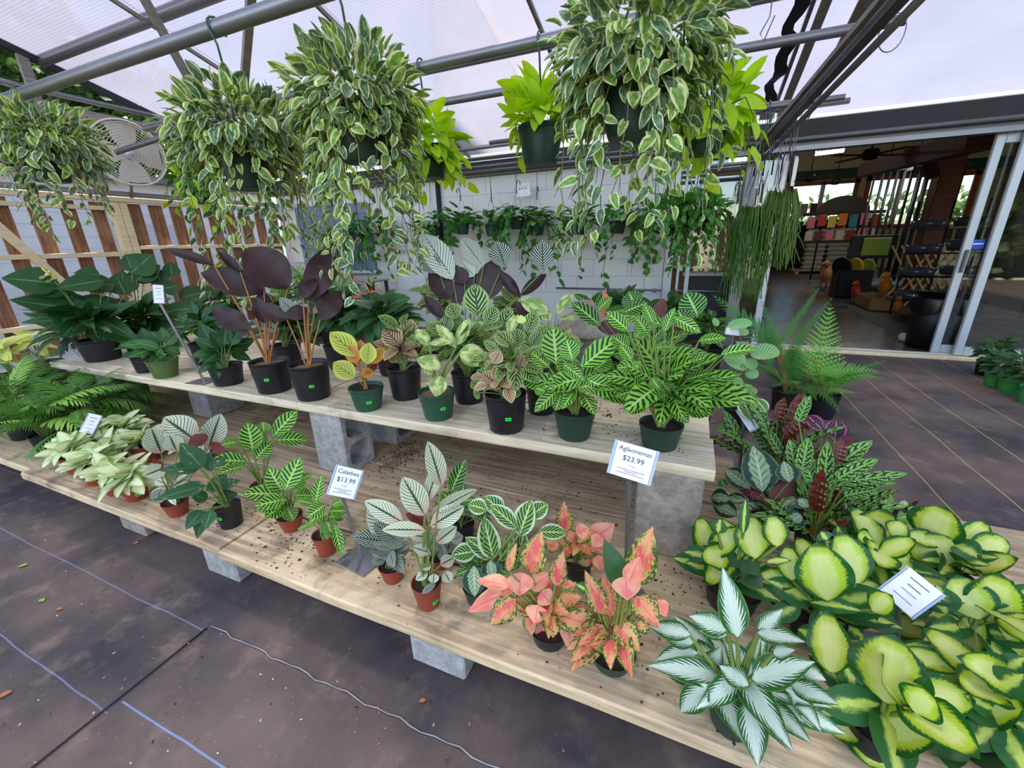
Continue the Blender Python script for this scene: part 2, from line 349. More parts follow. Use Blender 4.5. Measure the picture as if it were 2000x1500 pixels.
# loose dark cloth strip and flat batten under the right roof bay
mb = MB(); n = 26
for k in range(n+1):
    y = 4.0+k*2.0/n; wv = .03*math.sin(k*1.3)+.02*math.sin(k*.6)
    for s_ in (0, 1): mb.v.append((.50+(wv*.6 if s_ == 0 else .10+wv), y, zr(y)-.07-.015*math.sin(k*.9+s_)))
for k in range(n): mb.face((2*k, 2*k+1, 2*k+3, 2*k+2), None, 0, True)
tag(build('shade_cloth_strip', mb, 'black_plastic'), 'ragged black strip of shade cloth hanging under the roof', 'cloth')
tag(build('batten', MB().box((.72, 5.0, zr(5.0)-.08), (.07, 1.9, .02), Matrix.Rotation(math.atan(-.2855), 3, 'X')), 'lumber_grey'), 'pale flat batten under the grey roof sheet', 'batten')
tag(build('batten', MB().box((.98, 4.75, zr(4.75)-.09), (.10, 1.3, .02), Matrix.Rotation(math.atan(-.2855), 3, 'X')), 'lumber_grey'), 'wide grey batten beside the long beam under the roof', 'batten')
# hanging pipes
ZP = 2.35
def hang_pipe(y, x0, x1, r, label, mat='galv', z=ZP):
    return tag(build('hanging_pipe', MB().tube([(x0, y, z), ((x0+x1)/2, y, z), (x1, y, z)], r, 12), mat), label, 'pipe')
YA, YC, YD = 1.76, 2.62, 3.26
hang_pipe(YA, -7.0, .9, .036, 'thick galvanised pipe carrying the large trailing baskets')
hang_pipe(YC, -4.6, .9, .030, 'galvanised pipe carrying the lime green basket in a plain green pot')
hang_pipe(YD, -3.6, onz(1769, 38, ZP).x, .027, 'galvanised pipe with an open end and loose wire loops')
g1 = onz(1650, 189, ZP); hang_pipe(g1.y, -2.2, g1.x, .022, 'square steel tube with an open end under the roof sheet', z=ZP)
# long beam with pipe beside it
a, b = ony(1478, 305, 5.55), onz(1765, -12, 2.28); dirn = (b-a).normalized(); b = b+dirn*1.2
be = thing('roof_beam', 'long grey steel beam with a dark channel and a pipe along it', 'beam', tuple(a))
build('channel', MB().tube([Vector((0, 0, 0)), b-a], .038, 4, sq=True), 'galv_dark', be)
off = Vector((.06, 0, -.035)); build('side_pipe', MB().tube([off+Vector((-.5, -.02, -.03)), off+Vector((-.16, -.01, -.02)), off+Vector((0, -.06, 0)), off+dirn*.4, off+(b-a)], .02, 10), 'galv', be)
build('top_flange', MB().tube([Vector((-.06, 0, .02)), b-a+Vector((-.06, 0, .02))], .022, 4, sq=True), 'lumber_grey', be)
# roof struts seen above the baskets
for p, q, lab in (((272, -20), (392, 196), 'slanting square steel strut under the translucent roof'), ((491, -20), (474, 200), 'pale upright square steel strut under the translucent roof')):
    P0, P1 = ony(*p, 2.35), ony(*q, 2.75)
    tag(build('roof_strut', MB().tube([P0, P1], .034, 4, sq=True), 'lumber_grey'), lab, 'strut')
# gable end
gb = thing('gable_frame', 'grey timber and pipe gable frame above the slatted fence', 'frame', (-7, 3.5, 2.0))
build('tie_beam', MB().box((0, -.3, .905), (.06, 6.5, .11)), 'lumber_grey', gb); build('gable_pipe', MB().tube([(.04, -3.5, 1.063), (.04, 1.0, 1.063)], .03, 8), 'galv', gb)
build('king_post', MB().box((0, -.55, 1.18), (.05, .09, .46)), 'lumber_grey', gb)
build('upper_rail', MB().box((0, -.3, .045), (.1, 6.5, .05)), 'lumber_grey', gb)
# slatted fence and plastic film
fn = thing('slat_fence', 'brown slatted timber fence with pale rails and posts', 'fence', (-7, 3.2, 0))
def fb(n_, y0, y1, z0, z1, x, th, mat): return build(n_, MB().box((x, (y0+y1)/2-3.2, (z0+z1)/2), (th, y1-y0, z1-z0), None, 0, .004), mat, fn)
y = -.30
while y < 3.25:
    fb('slat', y, y+.142, .15, 1.93, -.03, .02, 'slat_wood'); y += .285
y = 3.50
while y < 5.6:
    fb('slat', y, y+.17, .15, 1.93, -.03, .02, 'slat_wood'); y += .262
for y0, y1 in ((3.31, 3.40), (3.405, 3.49)): fb('post', y0, y1, .0, 2.0, .0, .09, 'lumber')
fb('post', 1.12, 1.22, 0, 2.0, 0, .09, 'lumber')
fb('rail', -.6, 3.3, 1.27, 1.325, .03, .05, 'lumber'); fb('rail', 3.5, 5.7, 1.35, 1.40, .03, .05, 'lumber')
fb('rail', -.6, 5.7, 1.94, 2.0, .04, .07, 'lumber'); fb('rail', -.6, 3.3, 1.83, 1.88, .03, .05, 'lumber'); fb('rail', -.6, 5.7, .5, .55, .03, .05, 'lumber')
brc = MB().tube([onx(-70, 385, -6.96)-Vector((-7, 3.2, 0)), onx(125, 555, -6.96)-Vector((-7, 3.2, 0))], .055, 4, sq=True); build('brace', brc, 'lumber', fn)
tag(build('plastic_film', MB().box((-7.12, 2.6, 1.0), (.006, 6.6, 1.95)), 'film'), 'cloudy clear plastic film stretched behind the slatted fence', 'plastic film')
# wall fan
fp = onx(250, 300, -6.75); fan = thing('wall_fan', 'round white greenhouse fan above the slatted fence', 'fan', tuple(fp))
rot = Matrix.Rotation(math.radians(90), 3, 'Y') @ Matrix.Rotation(0.0, 3, 'X')
aim = (CAM-fp); aim.z = 0; aim = (aim.normalized()+Vector((1, 0, 0))*.8).normalized(); RM = aim.to_track_quat('Z', 'Y').to_matrix()
def rotmb(m):
    m.v = [tuple(RM @ Vector(v)) for v in m.v]; return m
FR = .37
ring = MB().tube([(FR*math.cos(2*math.pi*k/32), FR*math.sin(2*math.pi*k/32), .05) for k in range(33)], .012, 6, cap=False); build('guard_ring', rotmb(ring), 'fan_blade', fan)
g = MB()
for k in range(1, 12):
    r = FR*k/12; g.tube([(r*math.cos(2*math.pi*j/24), r*math.sin(2*math.pi*j/24), .055+.03*(1-(k/12)**2)) for j in range(25)], .005, 3, cap=False)
for k in range(24):
    th = 2*math.pi*k/24; g.tube([(.05*math.cos(th), .05*math.sin(th), .085), (FR*math.cos(th), FR*math.sin(th), .052)], .0025, 3, cap=False)
build('wire_guard', rotmb(g), 'fan_blade', fan, kind='stuff')
for k in range(4):
    bl = MB(); th = math.pi/2*k
    for (r, w_, z) in ((.05, .06, 0), (.18, .13, .02), (.33, .16, .03)):
        for s_ in (-1, 1): bl.v.append((r*math.cos(th)-s_*w_*math.sin(th), r*math.sin(th)+s_*w_*math.cos(th), z*s_))
    for i in (0, 2): bl.face((i, i+1, i+3, i+2), None, 0, True)
    build('blade', rotmb(bl), 'fan_blade', fan)
build('hub', rotmb(MB().lathe([(.001, .1), (.05, .09), (.06, .05), (.06, -.05), (.001, -.05)], 16)), 'alu', fan); build('housing', rotmb(MB().lathe([(FR, .045), (FR*1.02, -.06), (FR*.98, -.06)], 28)), 'fan_blade', fan)
build('mount', MB().tube([(0, 0, -.05), (-.2, 0, -.5)], .02, 6), 'galv', fan)
P0, P1 = onx(225, 298, -6.3), onx(350, 258, -5.9)
tag(build('loose_pipe', MB().tube([P0, P1, P1+(P1-P0)*1.2], .03, 8), 'galv_dark'), 'dark pipe crossing before the round fan', 'pipe')
# trees and building outside the fence
def tree(label, c, rx, ry, rz_, n, leafc, seed):
    rg = random.Random(seed); t_ = thing('tree', label, 'tree', (c[0], c[1], 0), 'trees beyond the fence')
    build('trunk', MB().tube([(0, 0, -.1), (.1, .05, c[2]*.5), (0, 0, c[2])], [.16, .12, .06], 8), 'bark', t_)
    m = MB()
    for _ in range(n):
        th = rg.uniform(0, 6.283); u = rg.uniform(-1, 1); q = rg.uniform(.35, 1)**.6; r = math.sqrt(1-u*u)
        p = Vector((rx*q*r*math.cos(th), ry*q*r*math.sin(th), c[2]+rz_*q*u)); d_ = Vector((rg.gauss(0, 1), rg.gauss(0, 1), rg.gauss(-.4, .7))).normalized(); s_ = d_.orthogonal().normalized(); L = rg.uniform(.13, .26)
        m.quad(p, p+d_*L*.5+s_*L*.3, p+d_*L, p+d_*L*.5-s_*L*.3)
    build('crown', m, leafc, t_, kind='stuff')
def mk_tree_leaf(name, c1, c2):
    t = NT(name); cc = t.mix(t.noise(t.obj(), 2.5, 3), c1, c2); b = t.bsdf(cc, .5); tl = t.n('ShaderNodeBsdfTranslucent'); t.put(tl.inputs[0], cc)
    m = t.n('ShaderNodeMixShader'); m.inputs[0].default_value = .4; t.put(m.inputs[1], b); t.put(m.inputs[2], tl.outputs[0]); MT[name] = t.done(m.outputs[0])
mk_tree_leaf('tree_leaf', srgb(58, 92, 34), srgb(120, 150, 60)); mk_tree_leaf('tree_leaf_dark', srgb(34, 58, 26), srgb(78, 108, 46))
tree('dark leafy oak standing beyond the gable of the fence', (-10.2, 3.4, 3.9), 1.6, 2.2, 1.7, 5200, 'tree_leaf_dark', 1)
tree('pale green tree standing beyond the fence near the corner', (-10.6, 5.8, 3.5), 1.7, 1.9, 1.5, 4600, 'tree_leaf', 2)
tree('tall leafy tree standing further along the outside of the fence', (-10.4, .6, 4.2), 1.6, 2.2, 1.8, 4800, 'tree_leaf_dark', 3)
hb = thing('neighbouring_shed', 'pale blue sided shed seen through the plastic film', 'shed', (-8.45, 4.6, 0))
build('siding', MB().box((0, 0, 1.2), (.2, 4.4, 2.4)), 'grey_wall', hb)
for k in range(14): build('board', MB().box((.11, 0, .15+k*.165), (.02, 4.4, .15)), 'white_wall', hb)
build('window', MB().box((.125, -.3, 1.35), (.03, .9, .8)), 'grey_wall', hb)
build('roof', MB().box((0, 0, 2.42), (.5, 4.8, .1)), 'galv_dark', hb)
# ---------------------------------------------------------------- glass front
g1x0, g1x1 = -.33, .50
wn = struct('window_2', 'aluminium framed glass panel beside the white block wall', MB().box(((g1x0+g1x1)/2, YW+.03, 1.55), (g1x1-g1x0-.1, .01, 1.3)), 'glass')
for x, w_ in ((-.28, .10), (-.16, .03), (-.05, .05)): build('window_frame', MB().box((x, YW-.02, 1.08), (w_, .07, 2.16), None, 0, .004), 'alu', wn)
build('lower_panel', MB().box((.2, YW+.03, .44), (.55, .04, .82)), 'dark_metal', wn); build('cross_bar', MB().box((.2, YW, .87), (.6, .05, .04)), 'galv', wn)
pst = struct('trim_2', 'galvanised square post beside the glass doors', MB().box((.5, YW-.07, 1.04), (.13, .13, 2.08), None, 0, .01), 'galv')
wn = struct('window_3', 'narrow fixed glass panel beside the open doorway', MB().box((.68, YW+.03, 1.06), (.22, .01, 2.05)), 'glass')
build('window_frame', MB().box((.80, YW, 1.06), (.075, .06, 2.12), None, 0, .004), 'alu', wn)
hd = struct('trim_3', 'pale metal head track above the sliding doors', MB().box((1.9, YW, 2.165), (5.0, .12, .05)).box((1.9, YW-.05, 2.20), (5.0, .03, .03)), 'galv')
sill = struct('trim_4', 'pale worn threshold under the sliding doors', MB().box((1.95, YW-.02, .012), (2.7, .16, .045), None, 0, .008), 'lumber')
build('track', MB().box((1.95, YW+.02, .038), (2.7, .03, .012)), 'alu', sill)
def slider(name, label, x0, x1, y):
    d = struct(name, label, MB().box(((x0+x1)/2, y, 1.09), (x1-x0-.1, .008, 1.98)), 'glass')
    for x in (x0+.035, x1-.035): build('stile', MB().box((x, y, 1.09), (.07, .045, 2.1), None, 0, .006), 'alu', d)
    for z in (.085, 2.1): build('door_rail', MB().box(((x0+x1)/2, y, z), (x1-x0-.14, .045, .09), None, 0, .006), 'alu', d)
    return d
d1 = slider('door_1', 'open aluminium sliding glass door with a blue sticker', 2.50, 3.45, YW+.06)
build('door_handle', MB().box((2.535, YW+.02, 1.0), (.025, .03, .22), None, 0, .006), 'galv_dark', d1)
d2 = slider('door_2', 'fixed aluminium glass door behind the potted shrubs', 2.66, 3.9, YW-.01)
st = build('sticker', MB().box((2.735-.125, YW+.05, 1.16), (.10, .004, .09)), 'blue', d1); build('sticker_text', MB().box((2.735-.125, YW+.047, 1.165), (.085, .003, .012)), 'white_paper', st)
# ---------------------------------------------------------------- shop room
YB = 21.0
struct('floor_shop', 'polished brown concrete floor of the shop', MB().box((4.5, (YW+.06+YB)/2, -.04), (16, YB-YW-.06, .08)), 'shop_floor')
def cz(y): return 2.38+.17*(y-5.8)
mb = MB(); mb.v = [(-3.5, 5.85, 2.36), (12.5, 5.85, 2.36), (12.5, YB+.1, cz(YB)), (-3.5, YB+.1, cz(YB))]; mb.v += [(x, y, z+.1) for x, y, z in mb.v]
for f in ((0, 1, 2, 3), (7, 6, 5, 4), (0, 4, 5, 1), (1, 5, 6, 2), (2, 6, 7, 3), (3, 7, 4, 0)): mb.face(f)
struct('ceiling_shop', 'pale sloping ceiling of the shop', mb, 'shop_white')
# far wall with window openings
W = []
for (xa, ya, xb, yb) in ((1545, 362, 1654, 442), (1697, 350, 1800, 440), (1842, 342, 1880, 428)):
    A_, B_ = ony(xa, ya, YB), ony(xb, yb, YB); W.append((A_.x, B_.x, B_.z, A_.z))
W.append((9.6, 11.4, W[0][2], W[0][3]))
mb = MB(); x = -3.5; zb = min(q[2] for q in W); zt = max(q[3] for q in W)
mb.box((4.5, YB, zb/2), (16, .15, zb)); mb.box((4.5, YB, (zt+5.0)/2), (16, .15, 5.0-zt))
for q in W: mb.box(((x+q[0])/2, YB, (zb+zt)/2), (q[0]-x, .15, zt-zb)); x = q[1]
mb.box(((x+12.5)/2, YB, (zb+zt)/2), (12.5-x, .15, zt-zb))
wf = struct('wall_far', 'cream far wall of the shop with windows', mb, 'cream')
tz = ony(1600, 343, YB).z; build('green_band', MB().box((4.5, YB-.12, tz), (16, .08, .35)), 'green_trim', wf)
for i, (x0, x1, z0, z1) in enumerate(W):
    wn = struct('window_%d' % (4+i), 'bright shop window in the cream far wall, bay %s' % ('one', 'two', 'three', 'four')[i], MB().box(((x0+x1)/2, YB-.02, (z0+z1)/2), (x1-x0, .01, z1-z0)), 'glass')
    for xx in (x0, x1, (x0+x1)/2): build('window_frame', MB().box((xx, YB-.1, (z0+z1)/2), (.14, .08, z1-z0+.2)), 'window_wood' if xx != (x0+x1)/2 else 'alu', wn)
    for zz in (z0, z1): build('window_frame', MB().box(((x0+x1)/2, YB-.1, zz), (x1-x0+.2, .08, .14)), 'window_wood', wn)
struct('wall_left_shop', 'cream side wall of the shop', MB().box((-3.5, 13.4, 2.4), (.1, 15.2, 4.9)), 'cream'); struct('wall_right_shop', 'cream stock wall of the shop', MB().box((12.5, 13.4, 2.4), (.1, 15.2, 4.9)), 'cream')
hd_ = thing('garden_hedge', 'sunlit green hedge seen through the shop windows', 'hedge', (6, 24.5, 0)); m = MB(); rg = random.Random(5)
for _ in range(2500):
    p = Vector((rg.uniform(-7, 9), rg.uniform(-.6, .6), rg.uniform(0, 2.5+.5*math.sin(_)))); d_ = Vector((rg.gauss(0, 1), rg.gauss(0, 1), rg.gauss(.3, 1))).normalized(); s_ = d_.orthogonal(); m.quad(p, p+d_*.2+s_*.12, p+d_*.4, p+d_*.2-s_*.12)
build('foliage', m, 'tree_leaf', hd_, kind='stuff'); build('stem', MB().box((0, 0, .5), (15, .5, 1.0), None, 0, .1), 'bark', hd_)
hd2 = thing('garden_hedge', 'added unseen hedge that darkens the reflection in the right glass door', 'hedge', (10.5, -5.2, 0)); m = MB()  # unseen hedge behind the camera, added to darken the glass reflection
for _ in range(3600):
    p = Vector((rg.uniform(-4.5, 4.5), rg.uniform(-.7, .9), rg.uniform(0, 3.6+.4*math.sin(_)))); d_ = Vector((rg.gauss(0, 1), rg.gauss(0, 1), rg.gauss(.3, 1))).normalized(); s_ = d_.orthogonal(); m.quad(p, p+d_*.15+s_*.1, p+d_*.3, p+d_*.15-s_*.1)
build('foliage', m, 'tree_leaf_dark', hd2, kind='stuff'); build('stem', MB().box((0, .3, 1.5), (8.8, .5, 3.0), None, 0, .1), 'bark', hd2)
# shelving added to darken the view through the right hand glass
dk = thing('added_shelving', 'dark shelving added to darken the view behind the right glass door', 'shelving', (4.15, 7.2, 0))
for z in (.05, .5, .95, 1.4, 1.85): build('shelf', MB().box((0, 0, z), (.9, 1.6, .03)), 'shop_shade', dk)
build('back_panel', MB().box((.45, 0, 1.0), (.03, 1.6, 2.0)), 'brown_beam', dk); build('added_end_panel', MB().box((.03, -.8, 1.1), (2.5, .03, 2.2)), 'brown_beam', dk)  # panels of the added shelving
for z in (.35, .8, 1.25, 1.7):
    for k in range(5): build('packet', MB().box((-.95+.42*k, -.86, z+.1), (.3, .08, .22+.04*(k % 2)), None, 0, .02), ('shop_shade', 'olive_plastic', 'brown_beam', 'shop_shade', 'cardboard')[(k+int(z*7)) % 5], dk)  # packets of the added shelving
# things in the shop
def shop_light(i, p0, p1):
    o = thing('tube_lamp', ('long lit tube lamp under the shop ceiling above the windows', 'lit tube lamp under the shop ceiling beside the wooden beam', 'lit tube lamp seen over the narrow glass panel', 'lit tube lamp near the far corner of the shop')[i], 'lamp', tuple((p0+p1)/2)); h = (p1-p0)/2
    build('diffuser', MB().tube([-h, h], .07, 6), 'tube_light', o); build('housing', MB().tube([-h+Vector((0, 0, .07)), h+Vector((0, 0, .07))], .09, 4, sq=True), 'shop_white', o)
    for e in (-.7, .7): build('rod', MB().tube([h*e+Vector((0, 0, .1)), (h.x*e, h.y*e, cz(o.location.y+h.y*e)-o.location.z+.03)], .01, 5), 'dark_metal', o)
for i, (a, b, Y) in enumerate((((1592, 299), (1648, 292), 15), ((1725, 322), (1805, 312), 12), ((1424, 311), (1458, 308), 13), ((1832, 316), (1886, 308), 12))): shop_light(i, ony(*a, Y), ony(*b, Y))
bmx = thing('ceiling_beam', 'reddish brown timber beam under the shop ceiling', 'beam', tuple(ony(1760, 320, 9)))
P0, P1 = ony(1690, 332, 11.5), ony(1915, 272, 7.2); o_ = Vector(bmx.location)
build('timber', MB().tube([P0-o_, P1-o_], .17, 4, sq=True), 'brown_beam', bmx); build('cross_timber', MB().tube([ony(1815, 285, 9.2)-o_, ony(1830, 345, 9.2)-o_], .13, 4, sq=True), 'brown_beam', bmx)
pc = ony(1805, 500, 10.2); tag(build('shop_column', MB().box((pc.x, pc.y, 1.55), (.3, .3, 3.1), None, 0, .01), 'brown_beam'), 'dark square column behind the wind chime rack', 'column')
def ceiling_fan(p, label):
    o = thing('ceiling_fan', label, 'fan', tuple(p)); build('rod', MB().tube([(0, 0, .08), (0, 0, max(.3, cz(p.y)-p.z+.05))], .015, 6), 'dark_metal', o)
    build('motor', MB().lathe([(.001, .1), (.1, .09), (.13, .03), (.1, -.06), (.001, -.08)], 14), 'dark_metal', o)
    for k in range(4):
        th = k*math.pi/2+.5; build('blade', MB().box((.38*math.cos(th), .38*math.sin(th), 0), (.55, .13, .012), Matrix.Rotation(th, 3, 'Z')), 'brown_beam', o)
ceiling_fan(ony(1582, 349, 14), 'dark ceiling fan on a long rod above the bright shop window'); ceiling_fan(ony(1700, 303, 9.5), 'dark ceiling fan beside the timber beam'); ceiling_fan(ony(1632, 356, 17), 'small far ceiling fan between two shop windows')
# bag stack
p = onz(1556, 522); bag = MB().box((0, 0, 0), (.62, .42, .15), None, 0, .07).mesh('bag', 'silver_bag')
pal = tag(build('pallet', MB().box((0, 0, .06), (2.4, 1.0, .03)).box((-1.1, 0, .02), (.1, 1.0, .1)).box((1.1, 0, .02), (.1, 1.0, .1)).box((0, 0, .02), (.1, 1.0, .1)), 'lumber', None, (4.55, 18.4, .03)), 'timber pallet under the stacked silver bags', 'pallet')
for k in range(9):
    for i in range(3):
        o = link('soil_bag', bag, None, (3.92+.65*i+R_.uniform(-.014, .014), 18.25+R_.uniform(-.05, .05), .19+k*.15)); tag(o, 'silver plastic soil bag in the tall stack on the pallet', 'bag', 'silver soil bags on the pallet')
# rod display (tools with coloured handles)
def rack(name, label, cat, p, nrod, wd, h, cols, group=None, top=True):
    o = thing(name, label, cat, tuple(p), group)
    build('base', MB().box((0, 0, .06), (wd+.2, .4, .1), None, 0, .01), 'dark_metal', o)
    for s_ in (-1, 1): build('upright', MB().tube([(s_*(wd/2+.05), 0, .1), (s_*(wd/2+.05), 0, h)], .025, 6), 'dark_metal', o)
    if top: build('head_bar', MB().box((0, 0, h), (wd+.2, .3, .06)), 'dark_metal', o)
    for i in range(nrod):
        x = -wd/2+wd*(i+.5)/nrod; build('handle', MB().tube([(x, -.15+.02*(i % 3), .3), (x, -.12, h-.05)], .028, 5), cols[i % len(cols)], o)
    return o
rack('tool_rack', 'rack of long tools with red, blue and yellow handles', 'rack', onz(1628, 528), 9, 1.6, 1.75, ['red', 'dark_metal', 'blue', 'dark_red', 'yellow', 'teal', 'purple'])
rack('wind_chime_rack', 'tall dark rack hung with black wind chime rods', 'rack', onz(1712, 566), 8, 1.0, 2.6, ['dark_metal', 'black_plastic', 'dark_metal', 'shop_shade'])
rack('wind_chime_rack', 'second dark chime rack beside the square column', 'rack', onz(1765, 575), 6, .7, 2.5, ['black_plastic', 'shop_shade', 'dark_metal', 'yellow'])
p = ony(1648, 402, 15.5); ar = thing('display_arch', 'dark arched display board on a rack in the shop', 'display', (p.x, p.y, 0)); m = MB(); N_ = 14
for k in range(N_+1):
    th = math.pi*k/N_
    for yy in (-.04, .04): m.v.append((.62*math.cos(th), yy, p.z-.15+.42*math.sin(th)))
for k in range(N_): m.face((2*k, 2*k+2, 2*k+3, 2*k+1))
m.face(tuple(range(0, 2*N_+2, 2))); m.face(tuple(range(1, 2*N_+2, 2))[::-1]); build('arch_board', m, 'shop_shade', ar)  # silhouette darkness put into the board colour
for s_ in (-.45, .45): build('leg', MB().tube([(s_, 0, 0), (s_, 0, p.z-.1)], .03, 6), 'dark_metal', ar)
for k, c in enumerate(['pink', 'red', 'yellow', 'orange', 'teal', 'pink', 'red']):
    build('packet', MB().box((-.75+.25*k, -.2, 1.62+.05*(k % 2)), (.19, .05, .32), None, 0, .01), c, ar); build('packet', MB().box((-.75+.25*k, -.2, 1.25), (.19, .05, .26), None, 0, .01), ['pale_bit', 'dark_red', 'pink'][k % 3], ar)
build('crossbar', MB().box((0, -.1, 1.85), (1.9, .12, .08)), 'dark_metal', ar); build('crossbar', MB().box((0, -.1, 1.08), (1.9, .25, .08)), 'dark_metal', ar)
p = ony(1560, 440, 20.3); sh = thing('planter_shelf', 'far shelf of teal pots and hanging packets below the window', 'shelf', (p.x, p.y, 0)); build('shelf', MB().box((.2, 0, p.z-.2), (2.2, .5, .06)), 'dark_metal', sh); build('back_panel', MB().box((.2, .3, p.z/2), (2.2, .05, p.z)), 'shop_shade', sh)
for k in range(3): build('teal_pot', MB().lathe([(.001, 0), (.13, 0), (.2, .3), (.17, .3)], 12, (-.6+.55*k, 0, p.z-.17)), 'teal', sh)
for k, c in enumerate(['dark_red', 'pale_bit', 'orange', 'pale_bit', 'dark_red', 'yellow', 'ink']): build('packet', MB().box((-.8+.3*k, .1, p.z+.55), (.22, .04, .45), None, 0, .01), c, sh)
# saucer tower
p = onz(1800, 612); sr = thing('saucer_stand', 'wire stand of clear plastic plant saucers in two columns', 'stand', tuple(p))
for s_ in (-.42, .0, .42): build('upright', MB().tube([(s_, .0, 0), (s_, .0, 1.75)], .015, 6), 'dark_metal', sr)
tray = MB().lathe([(.001, 0), (.20, 0), (.235, .12), (.215, .12), (.19, .015), (.001, .015)], 18)
for k, z in enumerate((.25, .62, .98, 1.34)):
    for s_ in (-.25, .25):
        t_ = link('saucer', tray.mesh('saucer', 'tray_grey'), sr, (s_, -.1, z+.02*(s_ > 0)))
    build('wire_shelf', MB().box((0, -.05, z-.02), (.95, .4, .012)), 'dark_metal', sr)
lt = thing('lattice_stack', 'folded timber lattice leaning behind the saucer stand', 'lattice', (p.x+.2, p.y+.75, 0))
for k in range(7):
    for s_ in (-1, 1): build('lath', MB().box((-.25+.13*k, .012*s_, .54), (.03, .012, 1.25), Matrix.Rotation(s_*.55, 3, 'Y')), 'lattice', lt)
# bin
p = onz(1808, 688); bn = thing('rubbish_bin', 'black rubbish bin with a black liner just inside the doors', 'bin', (p.x+.12, p.y+.30, 0))
build('body', MB().lathe([(.001, 0), (.20, 0), (.235, .58), (.225, .58), (.2, .1), (.001, .09)], 22), 'black_plastic', bn)
m = MB(); prof = []
for k in range(24):
    th = 2*math.pi*k/24
    for r, z in ((.245+.012*math.sin(5*th), .43+.03*math.sin(3*th)), (.252+.01*math.sin(7*th), .56), (.24, .61+.012*math.sin(4*th)), (.205, .54)): m.v.append((r*math.cos(th), r*math.sin(th), z))
for k in range(24):
    for i in range(3): a_ = k*4+i; b_ = ((k+1) % 24)*4+i; m.face((a_, b_, b_+1, a_+1), None, 0, True)
build('liner', m, 'black_bag', bn)
p = onz(1772, 660, .05); tag(build('paper_roll', MB().lathe([(.02, -.07), (.055, -.07), (.055, .07), (.02, .07), (.02, -.07)], 16), 'white_paper', None, tuple(p)), 'white paper roll lying on the shop floor beside the bin', 'roll').rotation_euler = (math.pi/2, 0, .6)
bx0, bx1 = onz(1674, 588), onz(1736, 615); bx = bx0.lerp(bx1, .47); CL = .9; cb = thing('carton', 'open cardboard carton on the mat under the garden birds', 'carton', (bx.x+.03, bx.y, .0), rz=math.atan2(bx1.y-bx0.y, bx1.x-bx0.x))
for c, d_ in (((0, 0, .012), (CL, .36, .02)), ((0, -.18, .11), (CL, .015, .2)), ((0, .18, .11), (CL, .015, .2)), ((-CL/2, 0, .11), (.015, .36, .2)), ((CL/2, 0, .11), (.015, .36, .2))): build('panel', MB().box(c, d_), 'cardboard', cb)
A_ = [onz(1588, 560), onz(1775, 672)]; mat_ = MB(); q = A_[1]-A_[0]; mat_.v = [(A_[0].x, A_[0].y, .004), (A_[1].x, A_[1].y-.1, .004), (A_[1].x+2.5, A_[1].y+.6, .004), (A_[0].x+3.5, A_[0].y+1, .004)]; mat_.face((0, 1, 2, 3)); mat_.v += [(x, y, .0) for x, y, z in mat_.v]; mat_.face((4, 5, 1, 0)); mat_.face((5, 6, 2, 1)); mat_.face((6, 7, 3, 2)); mat_.face((7, 4, 0, 3))
tag(build('floor_mat', mat_, 'dark_metal'), 'dark rubber mat along the shop aisle', 'mat')
def bird(p, body, beak, label, s=1., z=.0):
    o = thing('garden_bird', label, 'ornament', (p.x, p.y, z))
    bd = MB().lathe([(.001, -.2), (.08, -.15), (.13, -.02), (.11, .1), (.05, .2), (.001, .22)], 12); bd.v = [(x*s, (y*1.3)*s, (z+.34)*s) for x, y, z in bd.v]; build('body', bd, body, o)
    hdm = MB().lathe([(.001, -.08), (.06, -.05), (.085, 0), (.06, .06), (.001, .085)], 10, (0, 0, 0)); hdm.v = [(x*s-.05*s, y*s-.08*s, (z+.60)*s) for x, y, z in hdm.v]; build('head', hdm, body, o)
    build('beak', MB().tube([(-.1*s, -.12*s, .6*s), (-.2*s, -.2*s, .57*s)], [.035*s, .004], 6), beak, o)
    for e in (-.05, .05): build('leg', MB().tube([(e*s, 0, 0), (e*s, 0, .2*s)], .015*s, 5), beak, o)
    build('tail', MB().box((.08*s, .16*s, .42*s), (.06*s, .16*s, .2*s), Matrix.Rotation(.6, 3, 'X'), 0, .02), body, o)
b0 = onz(1666, 590); bird(b0, 'red', 'orange', 'red garden bird ornament beside the dark planter box', .62, .005)
b1 = onz(1720, 590); bird(b1, 'orange', 'yellow', 'large orange garden bird ornament in the shop', .85, .005); b2 = onz(1743, 618); bird(b2+Vector((.0, -.1, 0)), 'orange', 'orange', 'small orange garden bird with big feet near the mat edge', .5, .005)
b3 = onz(1607, 563); bird(b3, 'cardboard', 'red', 'brown garden bird ornament at the far end of the mat', 1.0, .005)
b4 = onz(1640, 570); pl = thing('planter_box', 'square black planter with round coloured boards leaning on it', 'planter', (3.2, 11.3, 0)); build('body', MB().box((0, 0, .28), (.6, .5, .56), None, 0, .02), 'black_plastic', pl)
for k, c in enumerate(('dark_metal', 'yellow', 'green_bit')): build('round_board', MB().tube([(-.26+.22*k, -.1, .62), (-.22+.22*k, -.07, .63)], .2-.02*k, 18), c, pl)
fr = thing('sign_stand', 'dark stand with a leafy green poster in the shop aisle', 'stand', tuple(ony(1688, 548, 12.15)*1)); fr.location.z = 0
for s_ in (-.4, .4): build('leg', MB().tube([(s_, 0, 0), (s_, 0, 1.25)], .02, 6), 'dark_metal', fr)
build('board', MB().box((0, 0, 1.0), (.85, .04, .5), None, 0, .01), 'dark_metal', fr); build('poster', MB().box((.05, -.03, 1.0), (.5, .02, .38), None, 0, .15), 'green_bit', fr)
